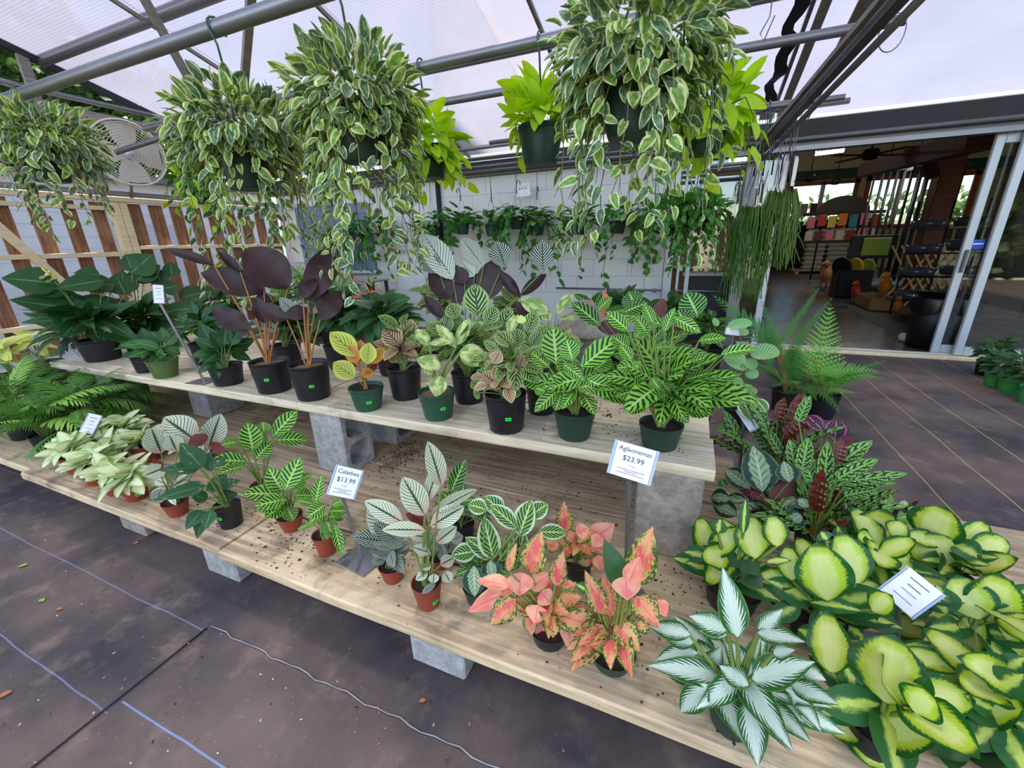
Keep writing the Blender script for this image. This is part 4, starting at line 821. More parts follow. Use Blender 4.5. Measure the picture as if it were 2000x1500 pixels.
# ================================================================ POTS
def pot_parts(par, style, r, h, sticker=None, soil='soil', rimz=None):
    """pot with its base at the thing's origin; r = rim radius, h = height"""
    S = {'black': ('black_plastic', .80, .10, 28, 1), 'green': ('green_plastic', .74, .16, 28, 0), 'dkgreen': ('dark_green_plastic', .76, .18, 28, 0), 'olive': ('olive_plastic', .72, .1, 28, 0), 'terra': ('terracotta_plastic', .70, .14, 22, 0), 'hang': ('dark_green_plastic', .72, .14, 26, 0), 'bright': ('bright_green_plastic', .8, .25, 24, 0)}[style]
    mat, tp, rb, n, rib = S; rbm = r*tp
    m = MB(); m.disc(rbm*.97, .0, n, up=False); zr0 = h*(1-rb)
    rs = lambda z: rbm+(r*.955-rbm)*z/zr0
    m.lathe([(rbm*.97, 0), (rs(.06*h), .06*h), (rs(zr0*.5), zr0*.5), (rs(zr0), zr0)], n, rib=.022 if rib else 0, ribn=rib)
    m.lathe([(rs(zr0), zr0), (r*.985, zr0+.002), (r, h*.99), (r*1.005, h), (r*.955, h), (r*.93, zr0), (r*.88, h*.80)], n)
    p = build('pot', m, mat, par)
    s_ = MB(); zs = h*.86; s_.disc(r*.90, zs, 16); rg = random.Random(int(r*1e5))
    for _ in range(40):
        a, q = rg.uniform(0, 6.28), r*.85*math.sqrt(rg.random()); b0 = len(s_.v); e = r*.05
        for k in range(4): s_.v.append((q*math.cos(a)+e*math.cos(k*1.57), q*math.sin(a)+e*math.sin(k*1.57), zs))
        s_.v.append((q*math.cos(a), q*math.sin(a), zs+e*rg.uniform(.4, 1.)))
        for k in range(4): s_.face((b0+k, b0+(k+1) % 4, b0+4))
    build('soil', s_, soil, par)
    if sticker is not None:
        th, zc = sticker; wv, hv = .026, .015; m = MB(); pts = []
        for k in range(5):
            a = th+(k/4-.5)*wv/r
            for z in (zc-hv/2, zc+hv/2): q = rs(min(z, zr0))*1.012+.0007; m.v.append((q*math.cos(a), q*math.sin(a), z))
        for k in range(4): m.face((2*k, 2*k+2, 2*k+3, 2*k+1), None, 0, True)
        st_ = build('price_sticker', m, 'sticker', p); m = MB()
        for k in range(4):
            a = th+(k/4-.375)*wv*.62/r; q = rs(min(zc, zr0))*1.012+.0012
            m.quad(*(Vector((q*math.cos(a+e/r), q*math.sin(a+e/r), zc+f)) for e, f in ((-.0018, -.0025), (.0018, -.0025), (.0018, .0025), (-.0018, .0025))))
        build('print', m, 'sticker_ink', st_)
    return p
def pot_at(bx, by, z, rimw, rimy, tp=.76):
    """picture marks of a pot (front of the base, rim width, rim height) -> origin, rim radius, height"""
    f = onz(bx, by, z); r = rimw*depth(f)/FPX/2; hd_ = Vector((f.x, f.y, 0)).normalized(); P = f+hd_*r*tp; r = rimw*depth(P+Vector((0, 0, .1)))/FPX/2
    h = .1
    for _ in range(12):
        y = px(P+Vector((0, 0, h)))[1]; h += (y-rimy)*depth(P)/FPX/.93; h = max(.04, min(.5, h))
    return P, r, h
def plane_pt(x, y, P, fwd=0.):
    """point seen at (x, y) on the upright plane through P that faces the camera, moved fwd metres to the camera"""
    n = Vector((-P.x, -P.y, 0)).normalized(); v = ray(x, y); Q = P+n*fwd; return CAM+v*((Q-CAM).dot(n)/v.dot(n))
def px_leaves(par, P, soil_z, rows, kind, crop=None, stem='stem_green', stem_r=.0028, upness=.55, fwd0=0., rg=R_, stems=True, droopf=.55, spread=.35):
    """rows: (bx, by, tx, ty, width[, kind[, fwd]]) measured in a 700 x 525 crop (or a given scale)"""
    x0, y0, sc = crop or (0, 0, 1.); n_h = Vector((-P.x, -P.y, 0)).normalized()
    for r_ in rows:
        bx, by, tx, ty, w_ = r_[:5]; kd = r_[5] if len(r_) > 5 and r_[5] else kind; fw = r_[6] if len(r_) > 6 else rg.uniform(-.03, .05)+fwd0
        rnd_ = Vector((rg.uniform(-.2, .2), rg.uniform(-.2, .2), rg.uniform(-.1, .2))); var = rg.choice((0, 0, 1, 3))
        for k_ in range(12):
            B0 = plane_pt(x0+bx*sc, y0+by*sc, P, fw); ln = math.hypot(tx-bx, ty-by)*sc*depth(B0)/FPX; dn = max(-.5, min(1, (ty-by)/max(1, math.hypot(tx-bx, ty-by))))
            T0 = plane_pt(x0+tx*sc, y0+ty*sc, P, fw+ln*droopf*dn+ln*.12+.02*k_)
            d_ = T0-B0; L = d_.length; Wd = w_*sc*depth(B0.lerp(T0, .5))/FPX*1.04
            nrm = (CAM-B0).normalized()+Vector((0, 0, upness))+rnd_
            if place_leaf(par, kd, B0-P, d_, nrm, L, Wd, var, rg, test=k_ < 11): break
            fw += .012
        if stems:
            a = Vector((rg.uniform(-1, 1), rg.uniform(-1, 1), 0))*.012+Vector((0, 0, soil_z)); petiole(par, a, B0-P+d_*.02, stem_r, stem, .06, rg)
def fill_leaves(par, c, rad, n, kind, L, ratio, stem='stem_green', rg=R_, up=.6, soil_z=None, stem_r=.0022, lo=-.2, hi=1., Lv=.25):
    """leaves spread over a rounded head of foliage around c (thing space)"""
    # leaves lean to the open, lit aisle
    ais = Vector((0, -.7, 0))
    for i in range(n):
        for k_ in range(10):
            th = rg.uniform(0, 6.283); u = rg.uniform(lo, hi); r = math.sqrt(max(.05, 1-u*u)); q = rg.uniform(.45, 1.)
            o = Vector((rad[0]*q*r*math.cos(th), rad[1]*q*r*math.sin(th), rad[2]*q*u)); d_ = Vector((math.cos(th), math.sin(th), u*.9-.15+rg.uniform(-.3, .5)*up)).normalized()
            l_ = L*(1+rg.uniform(-Lv, Lv)); b = c+o*.8-d_*l_*.35; nrm = Vector((math.cos(th)*.3, math.sin(th)*.3, 1))+ais+Vector((rg.uniform(-.4, .4), rg.uniform(-.4, .4), 0))
            if place_leaf(par, kind, b, d_, nrm, l_, l_*ratio*rg.uniform(.85, 1.12), None, rg, test=True):
                if soil_z is not None: petiole(par, Vector((rg.uniform(-.015, .015), rg.uniform(-.015, .015), soil_z)), b+d_*.004, stem_r, stem, .08, rg)
                break
TH = lambda P, a=0.: math.atan2(-P.y, -P.x)+a     # angle on a pot that faces the camera
# ================================================================ BENCH PLANTS
cD, cE, cF, cG, cH, cI = ((0, 450, .35), (600, 450, .35), (1300, 450, .35), (0, 975, .35), (600, 975, .35), (1300, 975, .35)); cZ = (540, 740, .2); c8 = (0, 860, .24); c6 = (1280, 480, .2)
def plant(name, label, bx, by, z, rimw, rimy, style, rows=(), kind=None, crop=None, sticker=None, soil='soil', group=None, fill=None, tp=.76, cat='plant', stem='stem_green', **kw):
    P, r, h = pot_at(bx, by, z, rimw, rimy, tp); o = thing(name, label, cat, tuple(P), group)
    pot_parts(o, style, r, h, (TH(P, sticker[0]), h*sticker[1]) if sticker else None, soil)
    rg = random.Random(hash((bx, by)) % 9999)
    px_leaves(o, P, h*.86, rows, kind, crop, stem=stem, rg=rg, **kw)
    for f in (fill or ()):
        kd, n, dx, dy, dz, rad, L, ra = f; fill_leaves(o, Vector((dx, dy, h+dz)), rad, n, kd, L, ra, stem, rg, soil_z=h*.86)
    return o, P, r, h
# --- upper bench, front row
plant('peace_lily', 'small peace lily in an olive green pot beside a leaning price sign', 327, 739, ZU, 54, 701, 'olive', [(870, 640, 660, 630, 70), (880, 650, 700, 710, 60), (900, 620, 840, 560, 70), (920, 620, 900, 540, 60), (930, 650, 1030, 600, 70), (940, 660, 1010, 690, 55), (900, 700, 830, 770, 60), (880, 680, 760, 670, 60), (930, 640, 985, 560, 60), (890, 660, 740, 610, 55), (930, 690, 960, 740, 45), (900, 660, 800, 640, 60)], 'spathmid', cD, fill=[('spathmid', 14, 0, 0, .05, (.10, .10, .07), .10, .34)])
plant('peace_lily', 'small peace lily in a black pot behind the olive green pot', 290, 728, ZU, 42, 696, 'black', [(800, 640, 700, 570, 60), (790, 660, 660, 620, 60), (820, 620, 790, 540, 60), (840, 640, 880, 570, 55)], 'spath', cD, fill=[('spath', 14, 0, 0, .05, (.10, .10, .08), .11, .34)])
plant('peace_lily', 'small dark peace lily in a black pot right of the leaning sign', 450, 754, ZU, 60, 712, 'black', [(1200, 650, 1110, 510, 90), (1210, 660, 1080, 600, 70), (1190, 690, 1060, 690, 65), (1250, 640, 1265, 520, 75), (1290, 640, 1345, 520, 70), (1300, 660, 1425, 600, 70), (1290, 680, 1405, 720, 60), (1200, 730, 1100, 790, 50), (1210, 740, 1222, 825, 40), (1230, 680, 1130, 740, 60), (1280, 660, 1390, 660, 60), (1240, 650, 1170, 560, 70)], 'spath', cD, fill=[('spath', 16, 0, 0, .06, (.12, .12, .08), .12, .34)])
plant('prayer_plant', 'tall prayer plant with spread dark maroon leaves in a black ribbed pot', 540, 769, ZU, 72, 703, 'black', [(1480, 340, 1110, 225, 150, None, -.02), (1615, 325, 1345, 60, 220), (1395, 560, 1180, 430, 115), (1200, 195, 905, 85, 55), (1345, 235, 1215, 110, 55), (1520, 400, 1415, 390, 95), (1480, 520, 1430, 370, 80), (1560, 560, 1400, 500, 60, 'ornata'), (1440, 500, 1480, 380, 60)], 'maroon', cD, (-.35, .5), stem='stem_brown', stem_r=.005, soil='bark_soil', upness=.2)
plant('prayer_plant', 'tall prayer plant with thin stems and upright maroon leaves in a black pot', 616, 783, ZU, 74, 709, 'black', [(1715, 395, 1875, 60, 150), (1785, 500, 1905, 330, 110), (1605, 500, 1420, 405, 90), (1720, 440, 1590, 480, 80), (1690, 380, 1760, 250, 70), (1650, 470, 1560, 370, 70, 'ornata'), (1720, 360, 1690, 270, 80, 'maroon'), (1760, 420, 1830, 320, 55)], 'maroon', cD, (-.05, .45), stem='stem_brown', stem_r=.004, soil='bark_soil', upness=.2)
plant('calathea', 'yellow and orange calathea in a small green pot with a sticker', 722, 805, ZU, 66, 754, 'green', [(275, 700, 130, 558, 125, 'featheryel'), (275, 755, 300, 608, 90), (265, 822, 145, 735, 110, 'featheryel'), (335, 745, 345, 625, 90, 'featheryel'), (350, 745, 428, 650, 70), (300, 810, 370, 780, 60), (280, 740, 230, 640, 80), (330, 790, 390, 740, 50, 'redback')], 'orange', cE, (.05, .45), stem='stem_brown', soil='soil', upness=.3)
plant('calathea', 'calathea with cream and dark red striped leaves behind the green pots', 796, 783, ZU, 66, 715, 'black', [(520, 645, 425, 540, 115), (545, 655, 582, 490, 120), (560, 695, 705, 650, 95, 'feather'), (490, 705, 420, 620, 85), (600, 690, 570, 590, 85), (620, 720, 680, 700, 60, 'feather'), (520, 720, 450, 690, 80), (590, 640, 630, 560, 70), (480, 640, 400, 600, 70, 'feather'), (540, 740, 520, 690, 80)], 'redstripe', cE, soil='soil', fill=[('redstripe', 18, 0, 0, .07, (.12, .11, .09), .09, .55), ('feather', 16, 0, .03, .13, (.15, .12, .12), .11, .52)])
plant('stromanthe', 'sparse pale cream variegated plant in a green pot with a sticker', 858, 824, ZU, 72, 763, 'green', [(745, 770, 608, 700, 90), (745, 810, 712, 922, 100), (680, 640, 608, 548, 72), (682, 632, 815, 612, 48), (838, 640, 905, 490, 72), (832, 655, 718, 512, 62), (852, 672, 992, 682, 92), (852, 682, 962, 752, 82), (700, 800, 650, 760, 50)], 'cream', cE, (.3, .5), soil='bark_soil', stem_r=.004)
plant('calathea', 'peacock calathea with one tall striped leaf amid the raised bench', 918, 790, ZU, 66, 725, 'black', [(955, 485, 930, 292, 145), (835, 490, 795, 405, 95), (1000, 525, 1055, 420, 95), (1080, 570, 1132, 420, 95), (765, 570, 790, 470, 80), (840, 570, 845, 470, 85), (690, 575, 765, 530, 80), (880, 600, 900, 520, 90), (960, 600, 1010, 530, 90), (1050, 612, 918, 500, 95, 'cream'), (900, 680, 840, 620, 85), (1000, 660, 1070, 640, 85)], 'feather', cE, soil='soil', fill=[('feather', 44, 0, 0, .13, (.21, .16, .18), .12, .54)])
plant('calathea', 'low calathea with cream leaves barred dark red in a large black pot', 990, 849, ZU, 82, 766, 'black', [(1060, 865, 978, 785, 112), (1085, 830, 1040, 755, 90), (1055, 715, 1035, 662, 75), (1110, 805, 1135, 715, 85), (1185, 765, 1205, 690, 75), (1040, 745, 1075, 672, 75), (960, 875, 918, 835, 75, 'feather'), (965, 905, 925, 915, 70, 'feather'), (1085, 925, 1135, 978, 75, 'feather'), (1195, 905, 1140, 905, 60, 'feather'), (1150, 850, 1190, 800, 80), (1000, 830, 950, 770, 80, 'feather'), (1170, 720, 1240, 680, 70, 'feather'), (1210, 800, 1260, 760, 70, 'feather'), (990, 720, 960, 690, 70, 'feather')], 'redstripe', cE, (.1, .45), fill=[('redstripe', 22, 0, -.02, .05, (.13, .11, .09), .08, .58), ('feather', 26, .02, .04, .11, (.18, .13, .12), .10, .54)])
plant('calathea', 'peacock calathea in a black pot tucked behind the big black pot', 1058, 812, ZU, 62, 752, 'black', [(1175, 640, 1170, 545, 95), (1230, 565, 1275, 450, 95), (1250, 650, 1305, 560, 85), (1120, 570, 1175, 460, 62, 'cream'), (1200, 520, 1190, 470, 50, 'lime'), (1130, 640, 1090, 570, 80)], 'feather', cE, fill=[('feather', 30, 0, 0, .13, (.17, .13, .14), .12, .54)])
plant('calathea', 'zebra calathea with crisp light ribs in a dark green pot', 1121, 864, ZU, 80, 800, 'dkgreen', [(1390, 745, 1372, 532, 150), (1530, 765, 1745, 588, 135), (1480, 725, 1448, 608, 112), (1352, 765, 1252, 678, 92), (1332, 862, 1185, 815, 95), (1545, 828, 1308, 862, 125), (1562, 832, 1735, 905, 135), (1402, 892, 1262, 1005, 85), (1422, 902, 1382, 1002, 95), (1425, 742, 1550, 832, 62), (1480, 800, 1420, 700, 110), (1330, 900, 1268, 870, 80), (1600, 780, 1700, 700, 100), (1500, 880, 1640, 850, 100)], 'zebra', cE, stem_r=.004, fill=[('zebra', 16, 0, .02, .08, (.15, .12, .08), .13, .44)])
bz = [(330, 1480, 705, 1285, 195), (640, 1065, 1010, 960, 135), (0, 1115, 510, 1005, 155), (330, 1135, 610, 1055, 105), (85, 845, 190, 598, 95), (180, 700, 445, 835, 125), (420, 930, 695, 880, 125), (0, 1000, 210, 960, 120), (100, 1210, 335, 1190, 120, 'zebradk'), (300, 1310, 540, 1235, 130, 'zebradk'), (60, 1335, 215, 1475, 145), (-40, 1290, 40, 1390, 120), (660, 1090, 905, 1090, 175, 'orbi'), (-200, 900, -60, 730, 150), (-260, 1000, -420, 880, 160), (-200, 1050, -440, 1040, 150), (-150, 1180, -380, 1180, 170), (-120, 1250, -330, 1340, 150), (-40, 1400, 100, 1500, 120), (-230, 1120, -340, 960, 130), (-150, 1400, -390, 1460, 150), (-90, 1480, -250, 1640, 160), (150, 1560, 330, 1720, 150), (280, 1600, 560, 1640, 150), (300, 1450, 620, 1500, 130), (-60, 880, -200, 680, 140), (-260, 830, -480, 640, 150), (-20, 760, -110, 560, 110)]
plant('calathea', 'bushy zebra calathea with bright striped leaves in a dark green pot at the bench end', 1286, 884, ZU, 84, 826, 'dkgreen', bz, 'zebra', c6, stem_r=.004, fill=[('zebra', 22, 0, .02, .11, (.24, .16, .12), .18, .44), ('zebra', 26, 0, .0, .13, (.26, .17, .13), .18, .45)])
# --- upper bench, back rows
plant('calathea', 'tall pinstriped calathea with pale faces and maroon backs against the white wall', 915, 745, ZU, 60, 700, 'black', [(800, 385, 690, 198, 135), (800, 405, 935, 255, 115), (1015, 385, 1030, 155, 155), (1075, 230, 1185, 370, 65), (1190, 365, 1335, 240, 62), (815, 275, 640, 5, 145, 'paleorn'), (985, 205, 845, 20, 100, 'paleorn'), (935, 255, 850, 170, 90, 'paleorn'), (1105, 205, 1055, 55, 125, 'ornata'), (1315, 232, 1312, 50, 112, 'ornata'), (740, 235, 640, 135, 100, 'ornata'), (1245, 475, 1155, 400, 65), (760, 490, 655, 365, 70), (880, 300, 830, 200, 90), (930, 330, 1000, 240, 100)], 'maroon', cE, stem_r=.004, upness=.15)
plant('stromanthe', 'cream and green variegated stromanthe in a black pot behind the zebra calathea', 1075, 742, ZU, 56, 705, 'black', [(1345, 465, 1185, 372, 95), (1390, 465, 1485, 338, 62), (1402, 492, 1515, 480, 42), (1360, 500, 1300, 440, 60), (1330, 560, 1290, 520, 60), (1430, 600, 1540, 620, 70), (1470, 580, 1440, 560, 60)], 'cream', cE, fill=[('cream', 8, 0, 0, .12, (.1, .08, .08), .1, .36)])
o, P, r, h = plant('calathea', 'zebra calathea with red leaf backs standing behind the bushy one', 1255, 792, ZU, 60, 752, 'black', [(1640, 535, 1475, 385, 92, 'zebradk'), (1685, 585, 1695, 490, 135, 'redback'), (1830, 425, 1795, 338, 115), (1995, 535, 1715, 425, 105, 'zebra'), (1620, 450, 1700, 360, 60, 'zebra'), (1760, 460, 1900, 400, 90), (1950, 500, 1990, 380, 70, 'redback'), (2180, 480, 2120, 340, 150), (2120, 540, 2070, 440, 120), (1900, 560, 1850, 470, 110, 'zebra'), (2050, 560, 2170, 470, 70, 'redback')], 'zebradk', cE, fill=[('zebradk', 14, 0, .05, .16, (.22, .1, .1), .14, .45)])
place_leaf(o, 'spathe', plane_pt(1178, 612, P)-P, Vector((.03, 0, 1)), Vector((-P.x, -P.y, 0)), .12, .025, 1)
def anthurium(label, bx, by, cx, cy, flowers, seed):
    P, r, h = pot_at(bx, by, ZU, 62, by-50); o = thing('anthurium', label, 'plant', tuple(P), 'anthuriums on the back of the upper bench'); pot_parts(o, 'black', r, h); rg = random.Random(seed); c = plane_pt(cx, cy, P)-P
    fill_leaves(o, c, (.24, .18, .16), 60, 'anth', .15, .72, 'stem_green', rg, soil_z=h*.86, lo=-.5)
    for fx, fy, sw in flowers:
        q = plane_pt(fx, fy, P, .04)-P; petiole(o, Vector((0, 0, h*.86)), q, .002, 'stem_green', .03); place_leaf(o, 'spathe', q, Vector((rg.uniform(-1, 1), -.7, .1)), Vector((.1, -.6, .9)), sw, sw*.9, 0, rg, 'flower')
        build('spadix', MB().tube([q, q+Vector((-.012, -.01, .05))], [.005, .003], 6), 'yellow', o)
anthurium('anthurium with large coral red flowers beside the striped calatheas', 770, 735, 745, 625, [(705, 580, .06), (722, 572, .09), (745, 568, .10), (776, 552, .06)], 3)
anthurium('anthurium with a few small red flowers behind the maroon prayer plants', 672, 722, 668, 610, [(688, 548, .05), (631, 572, .04), (590, 560, .03)], 4)
def big_spath(label, bx, by, rows, fl, n, c, rad, seed):
    P, r, h = pot_at(bx, by, ZU, 66, by-44); o = thing('peace_lily', label, 'plant', tuple(P)); pot_parts(o, 'black', r, h); rg = random.Random(seed)
    px_leaves(o, P, h*.86, rows, 'spath', cD, stem_r=.004, rg=rg, upness=.7); fill_leaves(o, plane_pt(*c, P)-P, rad, n, 'spath', .26, .36, 'stem_green', rg, soil_z=h*.86, lo=-.6, stem_r=.003)
    for fx, fy in fl:
        q = plane_pt(fx, fy, P, .05)-P; petiole(o, Vector((0, 0, h*.86)), q, .003, 'stem_green', .03); place_leaf(o, 'whitefl', q, Vector((-.9, -.2, -.1)), Vector((0, -.5, .9)), .12, .07, 1, rg, 'flower'); build('spadix', MB().tube([q, q+Vector((-.02, -.02, .045))], [.007, .005], 6), 'yellow', o)
big_spath('large glossy peace lily with white flowers near the slatted fence', 205, 706, [(330, 300, 0, 250, 170), (560, 460, 50, 380, 180), (640, 440, 325, 400, 150), (580, 280, 300, 310, 110), (560, 250, 410, 230, 90), (470, 470, 340, 600, 120), (420, 530, 290, 490, 90), (640, 300, 420, 300, 120), (700, 360, 650, 250, 120), (520, 520, 600, 640, 100), (380, 330, 170, 350, 90)], [(98, 537), (110, 545)], 46, (175, 630), (.38, .26, .26), 8)
big_spath('large peace lily with upright glossy leaves behind the leaning price sign', 288, 690, [(740, 230, 700, 130, 90), (730, 240, 850, 130, 160), (760, 280, 890, 180, 110), (690, 350, 680, 220, 130), (800, 300, 780, 200, 130), (900, 300, 870, 210, 110), (960, 260, 950, 170, 80), (900, 330, 1000, 300, 110), (1000, 380, 1200, 320, 110), (1180, 430, 840, 440, 95, 'spathmid'), (780, 450, 700, 420, 100), (720, 500, 690, 400, 90), (880, 440, 990, 480, 100, 'spathmid')], [(215, 572), (262, 588)], 34, (285, 625), (.3, .22, .24), 9)
plant('peace_lily', 'dark leafy peace lily behind the black potted small one', 412, 712, ZU, 56, 668, 'black', [], 'spath', fill=[('spath', 40, 0, 0, .1, (.24, .16, .16), .18, .36)])
plant('peace_lily', 'dark leafy peace lily behind the two maroon prayer plants', 566, 716, ZU, 56, 672, 'black', [], 'spath', fill=[('spath', 44, 0, 0, .12, (.26, .16, .2), .17, .38), ('ornata', 6, 0, 0, .25, (.16, .1, .12), .16, .4)])
# garden lantern top and slatted box
def lantern():
    P = onz(1112, 706, ZU); o = thing('stone_lantern', 'grey concrete garden lantern with a flared cap behind the calatheas', 'lantern', (P.x, P.y+.42, 0)); q = plane_pt(1112, 650, Vector(o.location)); s_ = depth(q)/FPX; zt = q.z
    m = MB(); m.lathe([(.001, 0), (62*s_, 0), (64*s_, 6*s_), (52*s_, 16*s_), (40*s_, 30*s_), (24*s_, 44*s_), (20*s_, 46*s_), (22*s_, 52*s_), (12*s_, 62*s_), (.001, 64*s_)], 20, (0, 0, zt)); build('cap', m, 'concrete', o)
    build('pillar', MB().lathe([(.12, 0), (.12, .06), (.07, .1), (.06, zt-.1), (.09, zt), (.001, zt)], 16), 'concrete', o)
lantern()
P = ony(722, 548, 4.6); bx_ = thing('slatted_stool', 'grey slatted garden stool standing by the white wall', 'stool', (P.x, P.y, 0))
for k in range(5): build('slat', MB().box((-.16+.08*k, 0, P.z), (.07, .34, .02), None, 0, .003), 'lumber_grey', bx_)
for sx in (-.16, .16):
    for sy in (-.14, .14): build('leg', MB().box((sx, sy, P.z/2-.005), (.035, .035, P.z-.01)), 'dark_metal', bx_)
# --- lower bench
def syng(label, bx, by, n=24, style='terra', st=False, rad=.105, kd='syng', L=.085):
    P, r, h = pot_at(bx, by, ZL, 46, by-38); o = thing('arrowhead_vine', label, 'plant', tuple(P), 'pale arrowhead vines on the lower bench'); pot_parts(o, style, r, h, (TH(P, .1), h*.4) if st else None)
    fill_leaves(o, Vector((0, 0, h+.03)), (rad*1.1, rad, .075), n, kd, L, .72, 'stem_green', random.Random(bx*7+by), soil_z=h*.86, lo=-.35, stem_r=.0016)
for bx, by, lab in ((234, 968, 'cream arrowhead vine in a terracotta pot at the plank edge'), (272, 979, 'cream arrowhead vine in a terracotta pot with a green sticker'), (196, 948, 'pale arrowhead vine beside the small price sign'), (158, 925, 'pale arrowhead vine next to the feathery palms'), (232, 918, 'pale arrowhead vine in the second row behind the price sign'), (294, 905, 'pale arrowhead vine behind the white striped calathea'), (350, 884, 'pale green arrowhead vine at the back under the shelf'), (262, 878, 'pale green arrowhead vine under the raised bench edge'), (400, 905, 'pale green arrowhead vine beside the light zebra calathea'), (200, 893, 'pale green arrowhead vine beside the palm fronds')): syng(lab, bx, by, 30, 'terra', '979' in str(by), L=.10)
plant('calathea', 'white striped calathea with pink veins in a terracotta pot among arrowhead vines', 352, 1010, ZL, 46, 978, 'terra', [(1090, 1172, 910, 1035, 155), (1160, 1222, 1232, 1020, 115), (900, 1245, 845, 1100, 125), (985, 1232, 945, 1140, 95), (1130, 1200, 1080, 1140, 95, 'redback'), (1190, 1235, 1240, 1190, 90, 'redback'), (900, 1290, 860, 1310, 70, 'redback'), (930, 1320, 800, 1370, 90), (880, 1340, 1000, 1330, 70, 'ornata'), (960, 1420, 1000, 1370, 80, 'ornata'), (1010, 1250, 1060, 1200, 80), (900, 1440, 870, 1520, 70, 'ornata')], 'white', cD, fill=[('white', 8, 0, 0, .06, (.1, .08, .07), .09, .42)])
plant('stromanthe', 'dark green plant splashed with yellow in a small black pot', 456, 1032, ZL, 48, 984, 'black', [(1130, 1325, 1005, 1185, 115), (1115, 1325, 895, 1330, 75), (1180, 1345, 1158, 1235, 55), (1190, 1315, 1265, 1258, 52), (1150, 1425, 860, 1485, 85), (1180, 1385, 1255, 1445, 115), (1200, 1445, 1345, 1385, 62), (1128, 1560, 1035, 1665, 80), (1140, 1565, 1100, 1720, 72), (1182, 1560, 1140, 1670, 72), (1210, 1500, 1330, 1460, 80), (1160, 1500, 1060, 1470, 70)], 'stroma', cD, (-.9, .6), stem_r=.003)
plant('calathea', 'light green zebra calathea on long arching stems behind the small pots', 520, 972, ZL, 46, 945, 'terra', [(1410, 1232, 1388, 1068, 112), (1475, 1132, 1462, 1068, 75), (1520, 1152, 1655, 998, 92), (1530, 1172, 1735, 1152, 85), (1335, 1178, 1235, 1192, 62), (1382, 1292, 1185, 1272, 92), (1420, 1282, 1515, 1172, 85), (1372, 1312, 1205, 1352, 62), (1480, 1190, 1440, 1130, 60)], 'zebra', cD, stem_r=.0035)
plant('calathea', 'small zebra calathea in a terracotta pot on the mossy plank', 574, 1041, ZL, 48, 1005, 'terra', [(1580, 1462, 1498, 1328, 105), (1590, 1452, 1665, 1268, 115), (1562, 1472, 1355, 1460, 95), (1620, 1442, 1705, 1368, 95), (1642, 1402, 1745, 1358, 52), (1590, 1530, 1480, 1600, 100), (1600, 1500, 1420, 1530, 90), (1640, 1480, 1760, 1470, 85), (1600, 1540, 1640, 1620, 80), (1560, 1500, 1450, 1570, 90)], 'zebra', cD, fill=[('zebra', 8, 0, 0, .06, (.07, .06, .05), .08, .45)])
plant('calathea', 'small zebra calathea with leaves hanging over a terracotta pot beside the sign plate', 642, 1088, ZL, 46, 1042, 'terra', [(380, 1215, 432, 945, 112), (480, 1225, 298, 1350, 155), (512, 1292, 692, 1282, 135), (362, 1222, 208, 1178, 92), (490, 1372, 532, 1505, 165), (560, 1420, 640, 1720, 95), (420, 1330, 320, 1400, 110), (540, 1240, 640, 1180, 90), (480, 1500, 500, 1600, 90)], 'zebra', cZ, (1.0, .5), fill=[('zebra', 6, 0, 0, .05, (.06, .06, .04), .075, .45)])
plant('calathea', 'small pinstriped calathea in a terracotta pot beside the metal sign plate', 771, 1143, ZL, 52, 1102, 'terra', [(440, 240, 255, 200, 92, 'ornata'), (500, 235, 378, 128, 95, 'ornata'), (520, 310, 400, 305, 80, 'ornata'), (515, 260, 405, 322, 85), (430, 275, 348, 285, 60, 'ornata'), (560, 300, 520, 240, 70, 'ornata'), (545, 330, 480, 400, 62, 'ornata'), (475, 205, 345, 18, 155), (440, 330, 360, 350, 60, 'ornata')], 'white', cH, fill=[('ornata', 8, 0, 0, .05, (.06, .05, .05), .075, .45)])
plant('calathea', 'tall white calathea flushed pink with maroon backs in a terracotta pot', 840, 1196, ZL, 60, 1135, 'terra', [(1612, 1055, 1498, 615, 195), (1462, 1210, 1605, 775, 145), (1450, 1335, 1240, 968, 245), (1235, 1405, 868, 1178, 190), (1500, 1335, 1985, 1020, 125), (1500, 1445, 1835, 1228, 200), (1482, 1425, 1272, 1298, 115, 'redback'), (1455, 1482, 1035, 1450, 155), (1420, 1200, 1320, 990, 120, 'ornata'), (1520, 1560, 1290, 1500, 120), (1560, 1600, 1760, 1440, 150), (1500, 1700, 1330, 1640, 110), (1500, 1790, 1420, 1860, 100), (1540, 1900, 1530, 2000, 100), (1600, 1820, 1740, 1730, 130), (1640, 1880, 1700, 1990, 110), (1480, 1880, 1360, 1960, 90), (1550, 2000, 1420, 2090, 70, 'ornata')], 'white', cZ, (.55, .35), stem_r=.0035)
plant('calathea', 'dark leafed rose painted calathea in a black pot behind the tall white one', 905, 1062, ZL, 50, 1022, 'black', [(1700, 1115, 1842, 785, 145), (1800, 1200, 1950, 1170, 110), (1640, 1280, 1560, 1180, 90), (1900, 1300, 2080, 1210, 130), (1960, 1360, 2120, 1400, 110)], 'zebradk', cZ, fill=[('zebradk', 10, 0, 0, .06, (.09, .08, .06), .1, .45)])
plant('calathea', 'small pinstriped calathea in a terracotta pot hidden behind the tall white one', 862, 1116, ZL, 50, 1082, 'terra', [(800, 230, 870, 200, 80, 'ornata'), (780, 300, 800, 220, 80, 'ornata'), (720, 260, 660, 200, 80, 'ornata')], 'white', cH, fill=[('ornata', 8, 0, 0, .05, (.07, .06, .05), .08, .42)])
